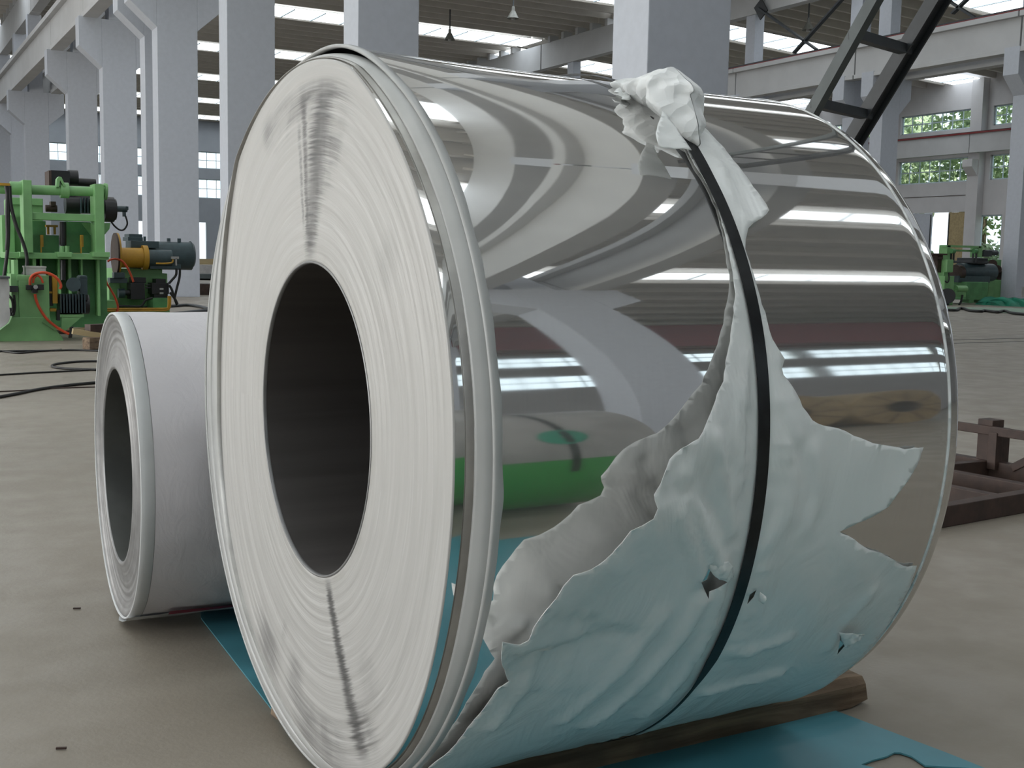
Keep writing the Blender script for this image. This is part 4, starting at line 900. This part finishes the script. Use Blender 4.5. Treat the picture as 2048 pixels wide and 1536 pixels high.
# thin cross bracing with gusset plates between the upper columns of the far row
def thin_brace(lab, pts, plate):
    P = [Vector(at(x, y, 0, 30.9)) for x, y in pts]; t = thing('upper_brace', lab, 'brace', (30.9, P[0].y, 8.7))
    d = (P[1] - P[0]).normalized(); e = P[0] - d * (0 if plate else 1.2)
    MB().bar(e, P[1], .07, .16, up=Vector((1, 0, 0))).build('brace_bar', M['dark'], t)
    if plate: MB().bar(P[0] + Vector((0, .1, .22)), P[0] + Vector((0, -.28, -.30)), .05, .5, up=Vector((0, 1, .6))).build('gusset_plate', M['black'], t)
thin_brace('thin dark diagonal with black gusset plate above the right girder', [(1519, 17), (1633, 99)], True)
thin_brace('thin grey diagonal crossing the gusset-plated one above the right girder', [(1690, -8), (1588, 106)], False)
thin_brace('thin dark diagonal above the red rail at the upper right corner', [(1895, 0), (1951, 36)], False)
thin_brace('thin grey diagonal crossing before the skylight at the upper right corner', [(1937, -4), (1905, 27)], False)

# ------------------------------------------------------------------ pendant lamps
def pendant(x0, y0, x1, y1, zc, lab):
    a = at(x0, y0, 2, zc); b_ = aty(x1, y1, a[1]); b_[0] = a[0]
    t = thing('pendant_lamp', lab, 'lamp', tuple(a), 'pendant lamps under the roof'); r = .16
    part('rod', 'dark', t, lambda m: m.cyl((a[0], a[1], zc + .55), (a[0], a[1], b_[2] + .25), .03))
    part('lamp_shade', 'lamp', t, lambda m: m.cyl((a[0], a[1], b_[2]), (a[0], a[1], b_[2] + .3), r * 1.6, .1, 16, False).cyl((a[0], a[1], b_[2] + .28), (a[0], a[1], b_[2] + .5), .08, .06, 12))
    part('bulb', 'grey_box', t, lambda m: m.cyl((a[0], a[1], b_[2] - .06), (a[0], a[1], b_[2] + .2), .08))
pendant(900, 33, 899, 80, 12.2, 'pendant lamp on a rod before the skylight above the coil top')
pendant(1027, -14, 1026, 37, 12.2, 'pendant lamp hanging from the top edge left of the sunlit beam')
pendant(1152, 140, 1150, 160, 11.9, 'small far pendant lamp just left of the big bright column')
pendant(1618, 20, 1614, 60, 11.7, 'pendant lamp hanging between the thin cross braces')

# ------------------------------------------------------------------ green machine far right
YR = 22.9
gr = thing('green_slitting_machine', 'distant green machine with dark motor beside the right-hand column', 'machine', (aty(1935, 600, YR)[0], YR, 0))
part('end_post', 'green', gr, lambda m: m.px(1893, 490, 1900, 555, YR + .5, .3).px(1888, 552, 1907, 613, YR, .5), .01)
part('end_post', 'green', gr, lambda m: m.px(1957, 492, 1965, 515, YR + .5, .3), .01)
part('top_rail', 'green', gr, lambda m: m.px(1893, 491, 1962, 495, YR + .5, .2).pxcyl(1900, 499.5, 1958, 503.5, YR + .6, 10))
for x in (1905.5, 1950): part('pulley', 'green_d', gr, lambda m: m.pxcyl(x - 3, 497, x + 3, 507, YR + .45, 16))
for x in (1903, 1908, 1946.5, 1953): part('belt', 'dark', gr, lambda m: m.px(x, 506, x + 1.3, 525, YR + .5, .05))
part('tank', 'green_d', gr, lambda m: m.px(1933, 564, 1976, 600, YR + .4, 1.2).px(1938, 598, 1948, 606, YR + .4, .3).px(1963, 598, 1972, 606, YR + .4, .3), .02)
mo = part('dark_motor', 'motor', gr, lambda m: xcyl(m, 1918, 1982, 544, 36, YR + 1.0).px(1917, 552, 1980, 565, YR + .6, .6), 0)
part('motor_face', 'brown', mo, lambda m: xcyl(m, 1910, 1919, 546, 33, YR + .8))
part('motor_top', 'dark', mo, lambda m: m.px(1946, 516, 1976, 528, YR + .8, .6).px(1944, 522, 1978, 527, YR + .75, .7), .02)
part('fan_motor', 'dark', gr, lambda m: m.pxcyl(1968, 500, 1993, 511, YR + .6, 16).px(1967, 501, 1984, 513, YR + .5, .3), 0)
part('gear_case', 'green', gr, lambda m: m.px(1894, 519, 1907, 545, YR + .2, .4).px(1888, 530, 1897, 553, YR + .3, .3), .03)
part('rear_cabinet', 'green', gr, lambda m: m.px(1974, 519, 2002, 562, YR + 1.3, .8).px(1976, 560, 2004, 603, YR + 1.1, .8), .02)
for x, y in ((1985, 528), (1994, 539), (2001, 551)): part('hand_wheel', 'brown', gr, lambda m: m.cyl(aty(x, y, YR + 1.2), aty(x, y, YR + 1.3), .14, n=16))
part('small_pump', 'green', gr, lambda m: m.pxcyl(1911, 571, 1931, 585, YR + .15, 16).px(1909, 580, 1932, 594, YR + .1, .4), 0)
part('brown_spool', 'brown', gr, lambda m: m.px(1875, 508, 1885, 545, YR + .4, .4).px(1866, 507, 1895, 510, YR + .3, .6).px(1860, 514, 1886, 518, YR + .3, .2))
part('drive_wheel', 'black', gr, lambda m: m.cyl(aty(1895, 592, YR - .12), aty(1895, 592, YR - .02), .22, n=20).px(1886, 601, 1898, 613, YR - .1, .2))
hose('cable', [(1897, 545), (1898, 558), (1895, 565), (1890, 562)], .02, 'rubber', gr, YR - .05)
hose('cable', [(1925, 590), (1922, 603), (1918, 610)], .03, 'rubber', gr, YR + .05)
tg = MB(); vs = []
for i in range(21):
    a = atz(1992 + i * 5, 612 + i * .25); 
    for k in range(7): vs.append((a[0] + .02 * math.sin(i), a[1] + .45 * math.cos(PI * k / 6) + .3, max(.01, .22 * math.sin(PI * k / 6) * (1 + .25 * math.sin(i * 1.3)) * min(1, i / 1.5 + .5))))
tg.add(vs, [(7 * i + k, 7 * i + k + 1, 7 * i + k + 8, 7 * i + k + 7) for i in range(20) for k in range(6)], True)
tag(tg.build('tarpaulin_bundle', M['mat_green']), 'emerald green tarpaulin bundle at the foot of the right-hand column', 'tarpaulin')
gs = [tuple(atz(x, y)[:2]) for x, y in ((1885, 614), (2070, 618), (2070, 630), (2030, 628.5), (1985, 624), (1930, 619), (1886, 620))]
tag(MB().prism_z(gs, .002, .008).build('floor_sheet', mat('pale_green_sheet', (.26, .36, .27), .6)), 'pale green sheet on the floor before the distant green machine', 'floor sheet')
floor_tube('ground_cable', 'black cable snaking in low humps along the pale green floor sheet', 'cable', [(1897, 620), (1912, 620), (1920, 616.5), (1928, 617), (1940, 621), (1962, 622.5), (1968, 621), (1985, 623), (1996, 624), (2004, 622), (2013, 622.5), (2025, 626), (2055, 629)], .035, 'rubber')
a = aty(2046, 590, 22.6); tag(MB().px(2044, 574, 2056, 594, 22.6, .02).build('notice_board', M['grey_box']), 'pale notice board on the right-hand column at the picture edge', 'notice')

# ------------------------------------------------------------------ brown steel cradle at the lower right
cr0 = Vector((3.849, 3.186, 0)); dx = Vector((.9966, .083, 0)); dy = Vector((-.083, .9966, 0))
rk = thing('steel_cradle', 'rust-brown welded steel cradle on the floor right of the mirror coil', 'cradle', tuple(cr0))
def L_(u, v, z): return cr0 + dx * u + dy * v + Vector((0, 0, z))
def beam(name, a, b_, w_, h_, bev=.004): return MB().bar(L_(*a), L_(*b_), w_, h_).build(name, M['brown'], rk, bev)
beam('front_beam', (-.15, .03, .045), (1.6, .03, .045), .06, .09)
beam('long_beam', (.50, .06, .04), (.50, 1.10, .04), .055, .075)
beam('long_beam', (.83, .06, .04), (.83, 1.10, .04), .055, .085)
beam('cross_beam', (.86, .66, .045), (1.25, .62, .045), .05, .085)
beam('cross_beam', (-.1, 1.1, .04), (1.25, 1.1, .04), .06, .08)
beam('back_beam', (1.25, -.3, .045), (1.25, 1.5, .045), .06, .085)
ps = beam('post', (1.28, .62, .0), (1.28, .62, .255), .10, .12)
MB().bar(L_(1.28, .64, .255), L_(1.28, .64, .295), .09, .09).build('post_cap', M['brown'], ps, .004)
MB().bar(L_(1.22, .57, .05), L_(1.22, .57, .24), .05, .05).build('stiffener', M['brown'], ps, .003)
beam('top_rail', (1.215, -.5, .245), (1.215, 1.7, .245), .03, .045)
beam('diagonal_strut', (1.24, 1.05, .235), (1.23, .84, .07), .04, .04)
beam('diagonal_strut', (1.24, .22, .235), (1.23, .47, .07), .04, .04)

# ------------------------------------------------------------------ things behind and beside the camera that the mirror shows
def simple_coil(name, lab, c, axis, R, r, L, mshell, mface, extra=None, n=72):
    c = Vector(c); axis = Vector(axis).normalized(); e = axis.cross(Vector((0, 0, 1))).normalized(); up = Vector((0, 0, 1))
    t = thing(name, lab, 'steel coil', (c.x, c.y, 0))
    def rv(prof, m, nm, t0=0, t1=2 * PI):
        mb = MB(); vs = []; full = abs(t1 - t0 - 2 * PI) < .01; N = n if full else n + 1; k = len(prof)
        for i in range(N):
            th = t0 + (t1 - t0) * i / n; d = e * math.cos(th) + up * math.sin(th)
            vs += [c + axis * u + d * q_ for u, q_ in prof]
        mb.add(vs, [(i * k + j, ((i + 1) % N) * k + j, ((i + 1) % N) * k + j + 1, i * k + j + 1) for i in range(n) for j in range(k - 1)], True)
        return mb.build(nm, m, t)
    rv([(0, R), (L, R)], mshell, 'outer_wrap')
    for u in (0, L): rv([(u, R)] + [(u + random.uniform(-.004, .004), R - (R - r) * q_ / 12) for q_ in range(1, 12)] + [(u, r)], mface, 'end_face')
    rv([(0, r), (L, r)], M['bore'], 'bore')
    return t, rv
t, rv = simple_coil('green_coated_coil', 'grey-topped coil with a green lower half, mirrored beside the camera in the steel', (.95, -.27, .50), (1, 0, 0), .485, .27, 1.12, M['greencoil'], M['wound'])
rv([(-.004, .489), (1.124, .489)], mat('matt_grey_outer_lap', (.30, .29, .275), .35, metal=.3), 'outer_lap', math.radians(-40), math.radians(173))
rv([(.80, .4915), (.83, .4915)], M['strap'], 'strap_band', math.radians(60), math.radians(185))
m_ = MB(); vs = []
for k in range(14):
    a = 2 * PI * k / 14; th = math.radians(150) + .14 * math.sin(a); d = Vector((0, -math.cos(th), math.sin(th))); vs.append(Vector((.95 + .80 + .085 * math.cos(a), -.27, .50)) + d * .4925)
m_.add(vs, [tuple(range(14))]).build('round_sticker', M['mat_green'], t)
for k, X in enumerate((8.62, 10.32)):
    t, rv = simple_coil('kraft_wrapped_coil', ('brown kraft-wrapped coil mirrored at the right end of the steel coil, left one', 'brown kraft-wrapped coil mirrored at the right end of the steel coil, right one')[k], (X, -6.3, .84), (0, -1, 0), .83, .28, 1.2, M['kraft'], M['kraft'])
    for j in range(26):
        a = 2 * PI * j / 26; c = Vector((X, -6.285, .84)); d = Vector((math.cos(a), 0, math.sin(a))); d2 = Vector((math.cos(a + .06), 0, math.sin(a + .06)))
        MB().bar(c + d * .32, c + d2 * .78, .02, .02).build('paper_pleat', M['brown'] if j % 3 == 0 else M['kraft'], t)
cn = thing('overhead_crane', 'red overhead crane bridge spanning the middle hall behind the camera', 'crane', (18, -16, 8.9))
part('bridge_girder', 'red', cn, lambda m: m.box(6.9, 30.2, -15.6, -15.0, 8.2, 10.75), .02); part('bridge_girder', 'red', cn, lambda m: m.box(6.9, 30.2, -18.2, -17.6, 8.9, 10.6), .02)
for x in (7.55, 30.66): part('end_truck', 'dark', cn, lambda m: m.box(x - .25, x + .25, -18.6, -14.6, 9.0, 9.6))
